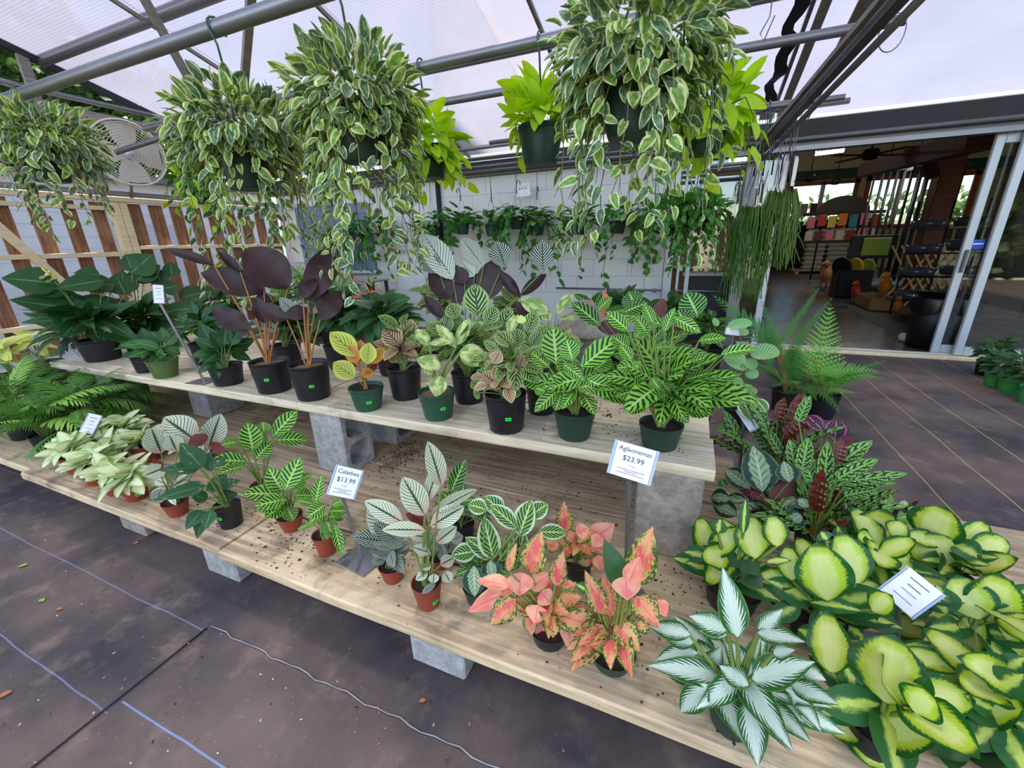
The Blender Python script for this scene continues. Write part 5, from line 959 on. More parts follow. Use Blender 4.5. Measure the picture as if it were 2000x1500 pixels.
plant('calathea', 'rose painted calathea with pale ringed leaves in a dark green pot', 940, 1190, ZL, 68, 1140, 'dkgreen', [(1182, 205, 1252, 5, 135), (1040, 335, 985, 118, 130), (942, 292, 805, 305, 115), (1042, 335, 888, 212, 92), (1290, 182, 1452, 182, 92), (1172, 162, 1028, 28, 105), (1112, 392, 1128, 195, 95), (1162, 395, 1205, 188, 115), (930, 372, 935, 545, 135, 'medal'), (1022, 342, 1035, 450, 115, 'medal'), (1080, 300, 1060, 400, 70, 'redback'), (1220, 250, 1330, 330, 90), (1240, 100, 1340, 20, 110), (1000, 60, 900, 20, 100), (1090, 80, 1000, -20, 110)], 'rose', cH, fill=[('zebradk', 8, .02, .03, .06, (.1, .08, .06), .09, .5)])
plant('aglaonema', 'pink and orange aglaonema in a black pot at the plank edge', 1073, 1273, ZL, 76, 1224, 'black', [(1240, 412, 1292, 192, 155), (1190, 408, 1185, 548, 145, 'pinkpale'), (1130, 485, 938, 432, 85, 'pinkpale'), (1122, 520, 885, 615, 115, 'pinkpale'), (1165, 560, 1015, 702, 135), (1245, 500, 1365, 398, 95, 'pinkpale'), (1382, 482, 1425, 298, 105), (1300, 520, 1365, 585, 105, 'pinkpale'), (1290, 590, 1268, 695, 125, 'pinkpale'), (1390, 540, 1412, 655, 92, 'pinkpale'), (1300, 662, 1332, 822, 92, 'pinkpale'), (1382, 652, 1370, 775, 85), (1462, 632, 1460, 845, 112, 'pinkpale'), (1400, 565, 1535, 540, 95), (1240, 642, 1252, 765, 85), (1120, 400, 1160, 250, 60), (1420, 480, 1500, 470, 60), (1150, 470, 1090, 540, 90)], 'pinkagl', cH, stem_r=.0035, fill=[('pinkagl', 16, 0, .0, .06, (.12, .1, .07), .1, .5)])
plant('aglaonema', 'coral speckled aglaonema in a dark green pot below the aglaonema sign', 1192, 1323, ZL, 92, 1268, 'dkgreen', [(1832, 475, 1915, 165, 175), (1762, 475, 1665, 238, 125, 'dark'), (1792, 475, 1852, 328, 105, 'pinkpale'), (1775, 430, 1790, 565, 155, 'pinkpale'), (1652, 645, 1558, 408, 115), (1692, 655, 1668, 438, 125), (1832, 542, 1968, 715, 155), (1722, 692, 1862, 842, 145), (1652, 702, 1568, 868, 145), (1762, 790, 1755, 952, 145), (1622, 732, 1535, 722, 62, 'pinkpale'), (1882, 650, 1905, 745, 70), (1952, 562, 2005, 655, 90, 'pinkpale'), (1640, 600, 1560, 560, 80), (1580, 520, 1500, 470, 60, 'dieffdk'), (1740, 640, 1780, 560, 80), (1900, 560, 1990, 600, 90), (1930, 640, 2000, 560, 80)], 'pinkagl', cH, stem_r=.004, fill=[('pinkagl', 20, 0, .0, .07, (.13, .11, .08), .11, .5)])
plant('aglaonema', 'red and green aglaonema in a black pot behind the two pink ones', 1128, 1138, ZL, 58, 1092, 'black', [(1440, 182, 1432, 18, 95), (1592, 232, 1708, 132, 125, 'pinkpale'), (1640, 205, 1590, 265, 80, 'pinkpale'), (1512, 212, 1540, 302, 115), (1562, 302, 1592, 395, 125), (1622, 312, 1642, 405, 75, 'pinkpale'), (1502, 192, 1575, 160, 85, 'pinkpale'), (1472, 302, 1425, 292, 70), (1402, 272, 1325, 228, 95), (1480, 330, 1470, 400, 80), (1530, 330, 1490, 300, 90)], 'pinkagl', cH, fill=[('pinkagl', 8, 0, .0, .06, (.08, .07, .05), .085, .5)])
plant('aglaonema', 'silver and green aglaonema spilling over the front plank', 1420, 1444, ZL, 100, 1356, 'dkgreen', [(400, 772, 338, 398, 155), (352, 732, 118, 640, 125), (520, 742, 645, 618, 95), (512, 742, 775, 792, 115), (342, 762, 178, 720, 85), (182, 902, 42, 698, 65), (162, 802, -30, 740, 110), (232, 972, 305, 838, 115), (202, 962, -10, 975, 125), (232, 1032, 55, 1225, 135), (492, 1002, 328, 768, 135), (482, 1002, 805, 898, 175), (462, 1042, 285, 910, 115), (290, 1070, 455, 1342, 135), (462, 1132, 522, 1492, 155), (502, 1112, 695, 1402, 135), (522, 1062, 745, 1205, 165), (702, 1032, 965, 1142, 115), (692, 1062, 872, 1265, 105), (762, 952, 885, 992, 105), (180, 860, -80, 880, 120), (600, 860, 720, 840, 90), (560, 1130, 800, 1340, 120), (140, 760, -110, 690, 110), (620, 900, 640, 800, 90)], 'silver', cI, stem_r=.005, fwd0=.02, fill=[('silver', 14, 0, .0, .05, (.15, .13, .07), .15, .36)])
def dieff(label, bx, by, rimw, rimy, rows, fill=6, style='black'):
    return plant('dieffenbachia', label, bx, by, ZL, rimw, rimy, style, rows, 'dieff', cI, stem_r=.006, fill=[('dieffdk', fill+4, 0, .0, .04, (.14, .12, .08), .13, .5), ('dieff', 6, 0, .02, .09, (.15, .12, .07), .14, .6)])
dieff('small dieffenbachia in a black pot beside the concrete block', 1420, 1204, 104, 1142, [(235, 312, 198, 102, 135), (247, 312, 415, 158, 135), (242, 325, 98, 285, 95, 'dieffdk'), (500, 332, 468, 92, 185), (622, 265, 602, 92, 135), (432, 195, 445, 8, 55, 'dieffdk'), (562, 352, 695, 335, 45), (242, 372, 252, 455, 105, 'dark'), (422, 332, 335, 405, 155, 'dark'), (452, 422, 545, 485, 115, 'dark'), (290, 190, 305, 115, 80, 'dieffdk'), (440, 340, 520, 420, 120, 'dark'), (300, 400, 380, 480, 110, 'dark')])
dieff('large lime dieffenbachia behind the silver aglaonema', 1580, 1262, 96, 1200, [(902, 568, 850, 242, 270), (1072, 482, 988, 188, 205), (702, 452, 685, 268, 135), (742, 595, 538, 478, 135), (1000, 592, 1060, 442, 125), (805, 572, 1072, 605, 95, 'dieffdk'), (962, 655, 1182, 555, 200), (1152, 622, 1262, 535, 135), (900, 230, 870, 180, 80, 'dieffdk'), (760, 620, 660, 680, 110, 'dark'), (880, 640, 780, 700, 110, 'dark'), (1000, 700, 1100, 760, 120, 'dieffdk')])
dieff('tall lime dieffenbachia behind the tilted price sign', 1690, 1180, 90, 1120, [(1132, 318, 1235, 58, 250), (1192, 312, 1385, 218, 115), (1130, 425, 1265, 395, 105), (1260, 200, 1330, 130, 110), (1240, 330, 1370, 300, 120), (1140, 500, 1250, 450, 110), (980, 220, 960, 150, 70, 'dieffdk')])
dieff('lime dieffenbachia at the back end of the lower bench', 1822, 1182, 92, 1122, [(1462, 235, 1562, 42, 240), (1522, 392, 1500, 188, 310), (1662, 402, 1965, 325, 135), (1762, 332, 1592, 218, 125, 'dieffdk'), (1450, 340, 1400, 240, 110, 'dieffdk'), (1540, 440, 1370, 410, 90), (1500, 380, 1460, 300, 90, 'dieffdk')])
dieff('lime dieffenbachia right beside the tilted price sign', 1862, 1312, 96, 1246, [(1742, 672, 1638, 428, 235), (1802, 692, 1872, 418, 240), (1562, 645, 1520, 478, 155, 'dieffdk'), (1482, 762, 1218, 658, 155), (1640, 872, 1742, 645, 165), (1902, 782, 2010, 645, 155), (1842, 945, 2015, 758, 125), (1800, 760, 1900, 860, 110), (1600, 700, 1500, 720, 100), (1560, 900, 1440, 820, 140, 'dieffdk')])
dieff('big leafed lime dieffenbachia at the front plank beside the silver aglaonema', 1688, 1478, 104, 1410, [(922, 972, 905, 638, 205), (872, 802, 718, 700, 115, 'dieffdk'), (1222, 1135, 1272, 778, 350), (1130, 1232, 1062, 1060, 160), (1172, 1292, 1555, 1262, 290), (1108, 1282, 902, 1272, 155), (1142, 1322, 1182, 1510, 225), (900, 890, 790, 850, 110, 'dieffdk'), (1060, 1080, 1000, 900, 110, 'dieffdk'), (1340, 1000, 1420, 900, 130, 'dieffdk'), (1380, 1180, 1480, 1080, 200)])
dieff('lime dieffenbachia at the bench front corner beyond the big leafed one', 1905, 1490, 104, 1420, [(1682, 1092, 1530, 872, 290), (1660, 1185, 1995, 1128, 210), (1622, 1262, 1438, 918, 175), (1662, 1292, 1985, 1312, 160), (1640, 1330, 1500, 1420, 160, 'dark'), (1720, 1380, 1900, 1470, 150, 'dark'), (1900, 1330, 2020, 1490, 140), (1840, 1060, 2000, 980, 160, 'dieffdk'), (1900, 960, 1990, 880, 110, 'dieffdk'), (1560, 1360, 1600, 1490, 150, 'dark')])
plant('calathea', 'medallion calathea with silver leaf centres and wine red backs', 1480, 1062, ZL, 72, 1018, 'black', [(540, 1458, 508, 1202, 185), (692, 1405, 660, 1288, 115), (472, 1442, 335, 1318, 125), (562, 1502, 415, 1430, 75, 'redback'), (692, 1485, 640, 1405, 175, 'redback'), (740, 1500, 800, 1540, 100), (400, 1590, 265, 1520, 110), (360, 1500, 240, 1480, 100), (760, 1590, 700, 1620, 110), (640, 1520, 560, 1480, 100, 'redback'), (330, 1430, 310, 1390, 70, 'zebradk')], 'medal', cF, fill=[('medal', 10, 0, .02, .05, (.11, .09, .06), .1, .7)])
def rattle(label, bx, by, rimw, rimy, rows, n, rad, seed):
    o, P, r, h = plant('rattlesnake_plant', label, bx, by, ZL, rimw, rimy, 'black', rows, 'rattle', cF, upness=.35, stem='stem_green'); rg = random.Random(seed)
    for i in range(n):
        th = rg.uniform(0, 6.283); el = rg.uniform(.35, 1.35); d_ = Vector((math.cos(th)*math.cos(el), math.sin(th)*math.cos(el), math.sin(el))); L = rg.uniform(.14, .22); b = Vector((0, 0, h*.9))+d_*rg.uniform(.03, rad)
        nr = Vector((-d_.x, -d_.y, .7))*(1 if rg.random() < .8 else -1)+Vector((-P.x, -P.y, 0)).normalized()*.5; place_leaf(o, 'rattle' if rg.random() < .78 else 'rattleback', b, d_, nr, L, L*.24, None, rg); petiole(o, Vector((0, 0, h*.86)), b, .002, 'stem_brown', .03, rg)
rattle('bright rattlesnake plant with wavy spotted leaves at the bench end', 1578, 1094, 66, 1044, [(930, 1335, 1145, 1158, 82), (960, 1385, 1178, 1268, 75), (1000, 1405, 1345, 1350, 62), (882, 1455, 905, 1175, 75), (905, 1425, 1285, 1410, 55), (762, 1335, 795, 1158, 75), (722, 1345, 700, 1168, 65), (740, 1065, 805, 918, 55), (952, 1295, 985, 1168, 65, 'rattleback'), (1000, 1480, 1180, 1440, 60), (820, 1400, 760, 1260, 70)], 26, .16, 21)
rattle('dense rattlesnake plant with dark red leaf backs beside the raised bench', 1498, 962, 62, 915, [(682, 1135, 745, 905, 62, 'rattleback'), (622, 1065, 655, 928, 55, 'rattleback'), (662, 1135, 795, 1025, 55, 'rattleback'), (642, 1245, 560, 1098, 55), (422, 1205, 335, 1000, 60), (362, 1155, 295, 1070, 50), (565, 1015, 505, 935, 70, 'rose'), (480, 1060, 420, 910, 90, 'rose'), (560, 1210, 480, 1080, 60), (520, 1300, 440, 1180, 60)], 34, .18, 22)
plant('calathea', 'round leafed dark calathea with pink ringed leaves behind the rattlesnake plants', 1595, 985, ZL, 56, 942, 'black', [(945, 1158, 955, 1062, 115), (872, 1112, 795, 1025, 80), (1000, 1180, 1040, 1160, 60, 'redback'), (900, 1120, 900, 1060, 80)], 'dottie', cF, fill=[('dottie', 8, 0, 0, .06, (.08, .07, .05), .08, .85)])
plant('maranta', 'small prayer plant with pale herringbone veins at the bench end', 1740, 1072, ZL, 54, 1036, 'black', [(1290, 110, 1450, 65, 95), (1210, 60, 1240, -30, 80), (1180, 30, 1150, -60, 80), (1250, 120, 1330, 60, 70), (1160, 80, 1090, 20, 80)], 'maranta', cI, fill=[('maranta', 10, 0, 0, .05, (.09, .08, .04), .085, .55)])
plant('calathea', 'orbifolia calathea with broad pale banded leaves at the end of the raised bench', 1440, 838, .0, 60, 795, 'black', [(930, 1065, 1228, 1010, 170), (700, 1100, 905, 1180, 160), (880, 1120, 990, 1190, 110), (880, 1240, 1010, 1260, 110), (700, 790, 950, 740, 110), (830, 860, 910, 820, 90), (720, 1330, 860, 1340, 130), (640, 1400, 780, 1440, 110), (560, 760, 620, 730, 90)], 'orbi', c6, fill=[('orbi', 14, 0, .02, .08, (.15, .12, .08), .13, .75)])
# ================================================================ FRONDS
def frond_mesh(name, mat, pairs=13, leaflet=.30, lw=.05, ang=.75, droop=.9, lf_droop=.25, shape='palm', seed=0):
    m = MB(); rg = random.Random(seed); a = droop
    def ax(t): th = a*t; return Vector((0, math.sin(th)/a, -(1-math.cos(th))/a)), Vector((0, math.cos(th), -math.sin(th))), Vector((0, math.sin(th), math.cos(th)))
    m.tube([ax(t/8)[0] for t in range(9)], [.008*(1-.09*t) for t in range(9)], 4, cap=False)
    for i in range(pairs):
        t = .12+.88*i/(pairs-1) if shape == 'palm' else .06+.94*i/(pairs-1)
        p, tg, up = ax(t)
        for sd in (-1, 1):
            an = ang*(1-.35*t)+rg.uniform(-.08, .08); L = leaflet*(math.sin(math.pi*(.18+.75*t))**.7 if shape == 'palm' else (1-t)**.8*(.45+.55*min(1, t*5))+.02); d = (Vector((sd, 0, 0))*math.sin(an)+tg*math.cos(an)).normalized(); sv = d.cross(up).normalized()
            pts = []; ns = 4 if shape == 'palm' else 7
            if shape == 'palm':
                for k in range(ns+1):
                    q = k/ns; c = p+d*L*q-up*L*lf_droop*q*q; w_ = lw*L/leaflet*(math.sin(math.pi*min(1, q*.9+.1))**.7 if k < ns else 0); b0 = len(m.v); m.v += [tuple(c-sv*w_/2), tuple(c+sv*w_/2)]
                    if k: m.face((b0-2, b0-1, b0+1, b0), ((0, q), (1, q), (1, q), (0, q)), 0, True)
            else:
                for k in range(ns):
                    q = (k+.5)/ns; c = p+d*L*q-up*L*lf_droop*q*q; w_ = lw*(1-q)**.8*(L/leaflet)**.6+.003
                    for s2 in (-1, 1):
                        b0 = len(m.v); e = c+sv*s2*w_+d*w_*.6; m.v += [tuple(c-d*L/ns*.5), tuple(e), tuple(c+d*L/ns*.55)]; m.face((b0, b0+1, b0+2) if s2 > 0 else (b0+2, b0+1, b0), ((.5, q), (1, q), (.5, q)), 0, True)
    return m.mesh(name, mat)
FROND = {'palm': [frond_mesh('palm_frond', 'palm', 15, .30, .036, .85, d, .45, 'palm', i) for i, d in enumerate((.7, 1.1, 1.4))], 'palmlight': [frond_mesh('palm_frond', 'palm_light', 12, .33, .05, .85, d, .3, 'palm', i) for i, d in enumerate((.7, 1.1, 1.4))],
         'fern': [frond_mesh('fern_frond', 'fern', 17, .36, .045, 1.15, d, .12, 'fern', i) for i, d in enumerate((.4, .8, 1.1))], 'ferndk': [frond_mesh('fern_frond', 'fern_dark', 17, .34, .045, 1.1, d, .12, 'fern', i) for i, d in enumerate((.4, .8, 1.1))], 'reed': [frond_mesh('reed_frond', 'palm_light', 12, .34, .03, .55, d, .15, 'palm', i) for i, d in enumerate((.4, .7, 1.0))]}
def place_frond(par, kind, b, d, n, L, var=None, rg=R_, wide=1., test=False):
    y = d.normalized(); z = n-y*n.dot(y); z = z.normalized() if z.length > 1e-4 else y.orthogonal(); x = y.cross(z)
    me = FROND[kind][rg.randrange(3) if var is None else var]; mtx = Matrix(((x.x*L*wide, y.x*L, z.x*L, b.x), (x.y*L*wide, y.y*L, z.y*L, b.y), (x.z*L*wide, y.z*L, z.z*L, b.z), (0, 0, 0, 1)))
    if test and hits(par, me, mtx): return None
    return link('frond', me, par, mat=mtx)
def frond_plant(name, label, P, r, h, style, kinds, n, L, el=(.5, 1.3), cat='plant', group=None, seed=0, stemh=.1, rows=(), crop=None):
    o = thing(name, label, cat, tuple(P), group); pot_parts(o, style, r, h); rg = random.Random(seed)
    for i in range(n):
        for k_ in range(10):
            th = 2*math.pi*(i+rg.uniform(-.3, .3)+k_*.37)/max(1, n)*2.4; e = rg.uniform(*el); d = Vector((math.cos(th)*math.cos(e), math.sin(th)*math.cos(e), math.sin(e))); b = Vector((d.x*.02, d.y*.02, h*.86))
            q = b+Vector((0, 0, rg.uniform(.2, 1.)*stemh))+d*.04
            if place_frond(o, rg.choice(kinds), q, d, Vector((-d.x, -d.y, 1.2)), L*rg.uniform(.7, 1.1), None, rg, test=True): petiole(o, b, q, .003, 'stem_green', .02, rg); break
    x0, y0, sc = crop or (0, 0, 1)
    for (bx, by, tx, ty, kd, wd) in rows:
        B0 = plane_pt(x0+bx*sc, y0+by*sc, P); T0 = plane_pt(x0+tx*sc, y0+ty*sc, P, rg.uniform(-.05, .12)); d = T0-B0; petiole(o, Vector((0, 0, h*.86)), B0-P, .005, 'stem_brown', .04, rg); place_frond(o, kd, B0-P, d, (CAM-B0).normalized()+Vector((0, 0, .5)), d.length*1.08, 0, rg, wd)
    return o
for i, (bx, by, lab) in enumerate(((105, 884, 'feathery parlour palm at the plank edge near the price sign'), (185, 868, 'feathery parlour palm beside the arrowhead vines'), (55, 858, 'feathery parlour palm by the plank joint'), (140, 838, 'dark feathery parlour palm in the second row'), (222, 842, 'dark feathery parlour palm leaning towards the raised bench'), (18, 842, 'light green parlour palm at the far end of the lower bench'), (90, 812, 'parlour palm at the back row behind the others'))):
    P, r, h = pot_at(bx, by, ZL, 50, by-38)
    frond_plant('parlour_palm', lab, P, r, h, 'black', ['palm', 'palm', 'palmlight'] if i in (0, 2, 5) else ['palm'], 22, .34, (.15, 1.35), group='parlour palms on the lower bench', seed=40+i, stemh=.14)
def lime_plant(label, bx, by, z, n, L, seed):
    P, r, h = pot_at(bx, by, z, 60, by-40); o = thing('philodendron', label, 'plant', tuple(P)); pot_parts(o, 'black', r, h); fill_leaves(o, Vector((0, 0, h+.16)), (.2, .18, .2), n, 'lime', L, .42, 'stem_green', random.Random(seed), soil_z=h*.86, lo=-.4)
lime_plant('pale lime leafed plant beyond the palms by the fence', 40, 770, ZL, 26, .22, 51); lime_plant('pale lime leafed plant beside the large peace lily', 100, 747, ZL, 18, .16, 52)
# ferns and floor plants beyond the bench end
P, r, h = pot_at(1598, 818, 0, 56, 768); frond_plant('fern', 'bright green fern with broad triangular fronds on the dark floor', P, r, h, 'black', ['ferndk', 'fern'], 14, .36, (.2, 1.2), seed=61, rows=[(820, 860, 912, 455, 'fern', 1.0), (850, 790, 1175, 770, 'fern', 1.0), (840, 880, 1065, 895, 'fern', .6), (800, 890, 640, 905, 'ferndk', .8), (780, 760, 610, 640, 'ferndk', .9), (830, 720, 700, 640, 'fern', .8), (820, 860, 860, 1010, 'ferndk', 1.), (790, 800, 660, 790, 'ferndk', 1.)], crop=cF)
P, r, h = pot_at(1528, 806, 0, 50, 762); frond_plant('fern', 'dark airy fern with long arching fronds beside the doorway', P, r, h, 'black', ['ferndk'], 18, .38, (.2, 1.3), seed=62, rows=[(640, 680, 300, 350, 'ferndk', .6), (640, 640, 840, 325, 'ferndk', .35), (680, 690, 890, 400, 'ferndk', .4), (620, 680, 480, 480, 'ferndk', .8), (600, 760, 520, 590, 'ferndk', .8), (660, 720, 620, 560, 'fern', .8), (680, 740, 760, 620, 'ferndk', .8), (640, 700, 560, 420, 'ferndk', .5)], crop=cF)
def shrub(label, bx, by, rimw, rimy, style, n, rad, seed, z=0., kind='jungle', L=.09, name='potted_shrub', group=None, dz=.1, P=None, ra=.5):
    if P is None: P, r, h = pot_at(bx, by, z, rimw, rimy)
    else: r, h = rimw, rimy
    o = thing(name, label, 'plant', tuple(P), group); pot_parts(o, style, r, h); fill_leaves(o, Vector((0, 0, h+dz)), rad, n, kind, L, ra, 'stem_green', random.Random(seed), soil_z=h*.86, lo=-.5); return o
shrub('leafy shrub in a bright green pot before the right glass door', 1971, 770, 44, 738, 'bright', 60, (.17, .15, .17), 71); shrub('leafy shrub in a bright green pot tucked behind another green pot', 1940, 756, 36, 730, 'bright', 50, (.16, .15, .17), 72); shrub('tall leafy shrub in a dark pot by the door sill', 1925, 735, 40, 705, 'black', 60, (.17, .15, .2), 73); shrub('leafy shrub in a green pot at the far right of the doors', 2010, 790, 44, 756, 'bright', 50, (.16, .15, .17), 74)
def back_plant(label, px_, py_, Y, r, h, n, rad, seed, kind, L, ra, dz, name='foliage_plant'):
    q = ony(px_, py_, Y); P = Vector((q.x, q.y, 0)); return shrub(label, 0, 0, r, h, 'black', n, rad, seed, P=P, kind=kind, L=L, dz=max(.08, q.z-h), name=name, ra=ra)
back_plant('dark glossy leafed plant on the floor near the wall conduit', 1215, 598, 4.7, .16, .28, 40, (.28, .22, .2), 81, 'dark', .22, .5, .3)
back_plant('dark glossy leafed plant on the floor before the window frame', 1310, 610, 4.8, .16, .28, 36, (.26, .22, .22), 82, 'dark', .22, .5, .3); back_plant('dark leafed plant on the floor below the glass panel', 1385, 640, 4.4, .16, .28, 40, (.24, .22, .2), 83, 'zebradk', .2, .45, .3)
back_plant('leafy green plant on the floor behind the anthuriums', 640, 590, 4.3, .17, .3, 46, (.36, .25, .3), 84, 'dark', .2, .4, .3); back_plant('leafy green plant on the floor behind the tall pinstriped calathea', 860, 590, 3.6, .16, .28, 40, (.3, .2, .25), 85, 'feather', .18, .5, .3); back_plant('leafy plant on the floor behind the peacock calatheas', 1010, 610, 3.4, .16, .28, 40, (.26, .2, .2), 86, 'feather', .16, .5, .3)
back_plant('big leafed plant on the floor behind the bushy zebra calathea', 1160, 620, 3.5, .16, .28, 30, (.26, .2, .18), 87, 'zebradk', .2, .45, .3)
back_plant('dark leafed plant on the floor under the large peace lilies', 430, 590, 3.6, .17, .3, 36, (.36, .25, .24), 88, 'spath', .26, .36, .3)
for i, (px_, Y, L, lab) in enumerate(((600, 4.7, .62, 'tall reedy palm on the floor before the shutter panel'), (662, 4.85, .5, 'reedy palm on the floor beneath the wall baskets'), (545, 4.4, .6, 'reedy palm on the floor by the fence corner'))):
    q = ony(px_, 560, Y); frond_plant('reed_palm', lab, Vector((q.x, q.y, 0)), .17, .3, 'black', ['reed', 'palm'], 22, L, (.5, 1.45), seed=91+i, stemh=.45)
for i, (x, y, lab) in enumerate(((-4.62, 1.72, 'tall dark foliage plant at the far end of the raised bench'), (-5.0, 2.75, 'pale foliage plant on the ground by the slatted fence'))):
    o = thing('foliage_plant', lab, 'plant', (x, y, ZL if i == 0 else 0)); pot_parts(o, 'black', .13, .22); fill_leaves(o, Vector((0, 0, .5)), (.35, .3, .3), 40, 'spath' if i == 0 else 'lime', .26, .38, 'stem_green', random.Random(i), soil_z=.2, lo=-.6)
# ================================================================ HANGING BASKETS
def hanger(o, rz, r, top, mat='wire_green', hook=True, wr=.0022):
    """hook, stem and three wires from the pot rim (height rz) to the pipe at height top"""
    j = rz+(top-rz)*.55
    for k in range(3):
        th = 2*math.pi*k/3+.5; build('hanger_wire', MB().tube([(r*.98*math.cos(th), r*.98*math.sin(th), rz-.01), (r*.45*math.cos(th), r*.45*math.sin(th), rz+(j-rz)*.55), (0, 0, j)], wr, 5), mat, o)
    pr = .045 if wr > .002 else .02; pts = [(0, 0, j-.02), (0, -pr*.3, top-pr*1.6), (0, -pr, top)]+[(0, -pr*math.cos(a), top+pr*math.sin(a)) for a in (.5, 1.0, 1.57, 2.1, 2.7)]+[(0, pr, top-.02)]
    if hook: build('hook', MB().tube(pts, wr*2.2, 6), mat, o)
def basket(label, P, r, h, style, top, crown, vines, seed, kinds, L, R, crown_h=.1, vlen=(.3, .7), vout=.12, step=.05, group='trailing baskets hung from the pipes', vmat='vine', droop_leaf=True, name='hanging_basket', lo=-.75, wr=.0026):
    """P = base centre of the pot; crown = leaf count over the pot; vines = count of trailing vines"""
    o = thing(name, label, 'hanging basket', tuple(P), group); pot_parts(o, style, r, h); hanger(o, h, r, top-P.z, wr=wr); rg = random.Random(seed); cnt = [0]; extra = MB(); toc = Vector((-P.x, -P.y, 0)).normalized()
    def leaf(b, d, nr, l_, w_):
        if any(math.hypot((b+d*l_*e).y, (b+d*l_*e).z+P.z-top) < .05 for e in (0, .35, .7, 1)): return
        kd = rg.choice(kinds); v = rg.randrange(4)
        if cnt[0] < 292: place_leaf(o, kd, b, d, nr, l_, w_, v, rg); cnt[0] += 1; return
        me, ra = leafs(kd)[v]; y = d.normalized(); z = (nr-y*nr.dot(y)).normalized(); x = y.cross(z); b0 = len(extra.v)
        for q in me.vertices: extra.v.append(tuple(b+x*q.co.x*w_/ra+y*q.co.y*l_+z*q.co.z*l_))
        ul = me.uv_layers[0].data
        for p in me.polygons: extra.face(tuple(b0+i for i in p.vertices), [tuple(ul[li].uv) for li in p.loop_indices], kinds.index(kd), True)
    spots = []
    for i in range(crown):
        th = rg.uniform(0, 6.283); u = rg.uniform(lo, 1.); q = rg.uniform(.55, 1.); rr = math.sqrt(max(.03, 1-u*u)); ch = crown_h if u > 0 else crown_h*.9; b = Vector((R*q*rr*math.cos(th), R*q*rr*math.sin(th), h+ch*q*u))
        if u < -.1 and Vector((b.x, b.y)).length < r*1.05: b = Vector((math.cos(th)*r*1.1, math.sin(th)*r*1.1, b.z))
        d = Vector((math.cos(th), math.sin(th), rg.uniform(.2, 1.8) if u > .45 else rg.uniform(-.5, .9) if u > .1 else rg.uniform(-1.4, -.1))).normalized(); l_ = L*rg.uniform(.7, 1.2)
        spots.append((b, d, Vector((math.cos(th)*(.6 if u > .1 else 1.3), math.sin(th)*(.6 if u > .1 else 1.3), .9))+Vector((rg.gauss(0, .35), rg.gauss(0, .35), 0)), l_, l_*rg.uniform(.6, .8)))
    for k in range(vines):
        th = 2*math.pi*k/vines+rg.uniform(-.25, .25); ln = rg.uniform(*vlen); ou = vout*rg.uniform(.3, 1.6); d2 = Vector((math.cos(th), math.sin(th), 0)); sw = d2.cross(Vector((0, 0, 1)))*rg.uniform(-.08, .08); n = max(5, int(ln/.07)); pts = []
        for i in range(n+1):
            t = i/n; pts.append(d2*(r*.95+ou*min(1, t*3)**.6)+Vector((0, 0, h+.05*math.sin(min(1, t*4)*3.14)-ln*max(0, t-.12)**1.05))+sw*t+Vector((rg.gauss(0, .008), rg.gauss(0, .008), 0)))
        if rg.random() < .35: pts[-1] = pts[-2]+d2*.05+Vector((0, 0, .04))
        build('vine', MB().tube(pts, [.0028*(1-.5*i/n) for i in range(n+1)], 5, cap=False), rg.choice([vmat, vmat, 'vine_dark']), o)
        m = int(ln/step)
        for i in range(m):
            t = ((i+.6)/m)**1.25; f = t*n; a = min(n-1, int(f)); p = pts[a].lerp(pts[a+1], f-a); sd = 1 if i % 2 else -1
            d = (d2*rg.uniform(.2, .9)+d2.cross(Vector((0, 0, 1)))*sd*rg.uniform(.2, .8)+Vector((0, 0, rg.uniform(-1.2, -.2)))).normalized(); l_ = L*rg.uniform(.65, 1.15)*(1-.25*t)
            spots.append((p+d*.012, d, d2+Vector((0, 0, .4))+Vector((rg.gauss(0, .3), rg.gauss(0, .3), 0)), l_, l_*rg.uniform(.62, .82)))
    spots.sort(key=lambda q: -(q[0].dot(toc)))
    for q in spots: leaf(*q)
    if extra.v: build('foliage', extra, [SPEC[k_][2] for k_ in kinds], o, kind='stuff')
    return o
def hang_at(x, y, Y, r, h):   # pot centre seen at (x, y) on the plane of the pipe -> base centre
    q = ony(x, y, Y); return Vector((q.x, q.y, q.z-h/2))
mk = ['marble', 'marblelit']
basket('dense marbled pothos basket nearest the slatted fence', hang_at(92, 318, YA, .135, .25), .135, .25, 'hang', ZP, 620, 24, 101, ['marblelit', 'marble'], .085, .36, .26, (.3, .72), .16, .05)
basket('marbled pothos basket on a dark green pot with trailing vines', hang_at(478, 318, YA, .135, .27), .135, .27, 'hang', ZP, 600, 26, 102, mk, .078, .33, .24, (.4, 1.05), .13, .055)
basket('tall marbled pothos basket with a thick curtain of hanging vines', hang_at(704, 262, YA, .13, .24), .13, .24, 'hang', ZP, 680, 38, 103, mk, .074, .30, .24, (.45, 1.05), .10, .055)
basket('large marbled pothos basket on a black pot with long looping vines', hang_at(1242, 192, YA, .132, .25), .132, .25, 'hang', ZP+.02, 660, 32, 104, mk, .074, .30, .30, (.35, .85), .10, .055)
basket('lime green pothos in a plain green hanging pot', hang_at(1056, 285, YC, .135, .20), .135, .20, 'hang', ZP, 90, 3, 105, ['neon'], .13, .17, .22, (.1, .25), .08, .09, 'lime green pothos baskets', lo=.0)
basket('lime green pothos hanging behind the curtain of vines', hang_at(838, 318, YC, .13, .19), .13, .19, 'hang', ZP, 110, 12, 106, ['neon'], .13, .2, .2, (.2, .42), .1, .08, 'lime green pothos baskets')
basket('lime green pothos hanging behind the large black potted basket', hang_at(1372, 262, YC, .13, .19), .13, .19, 'hang', ZP, 110, 12, 107, ['neon'], .13, .2, .2, (.2, .4), .1, .08, 'lime green pothos baskets')
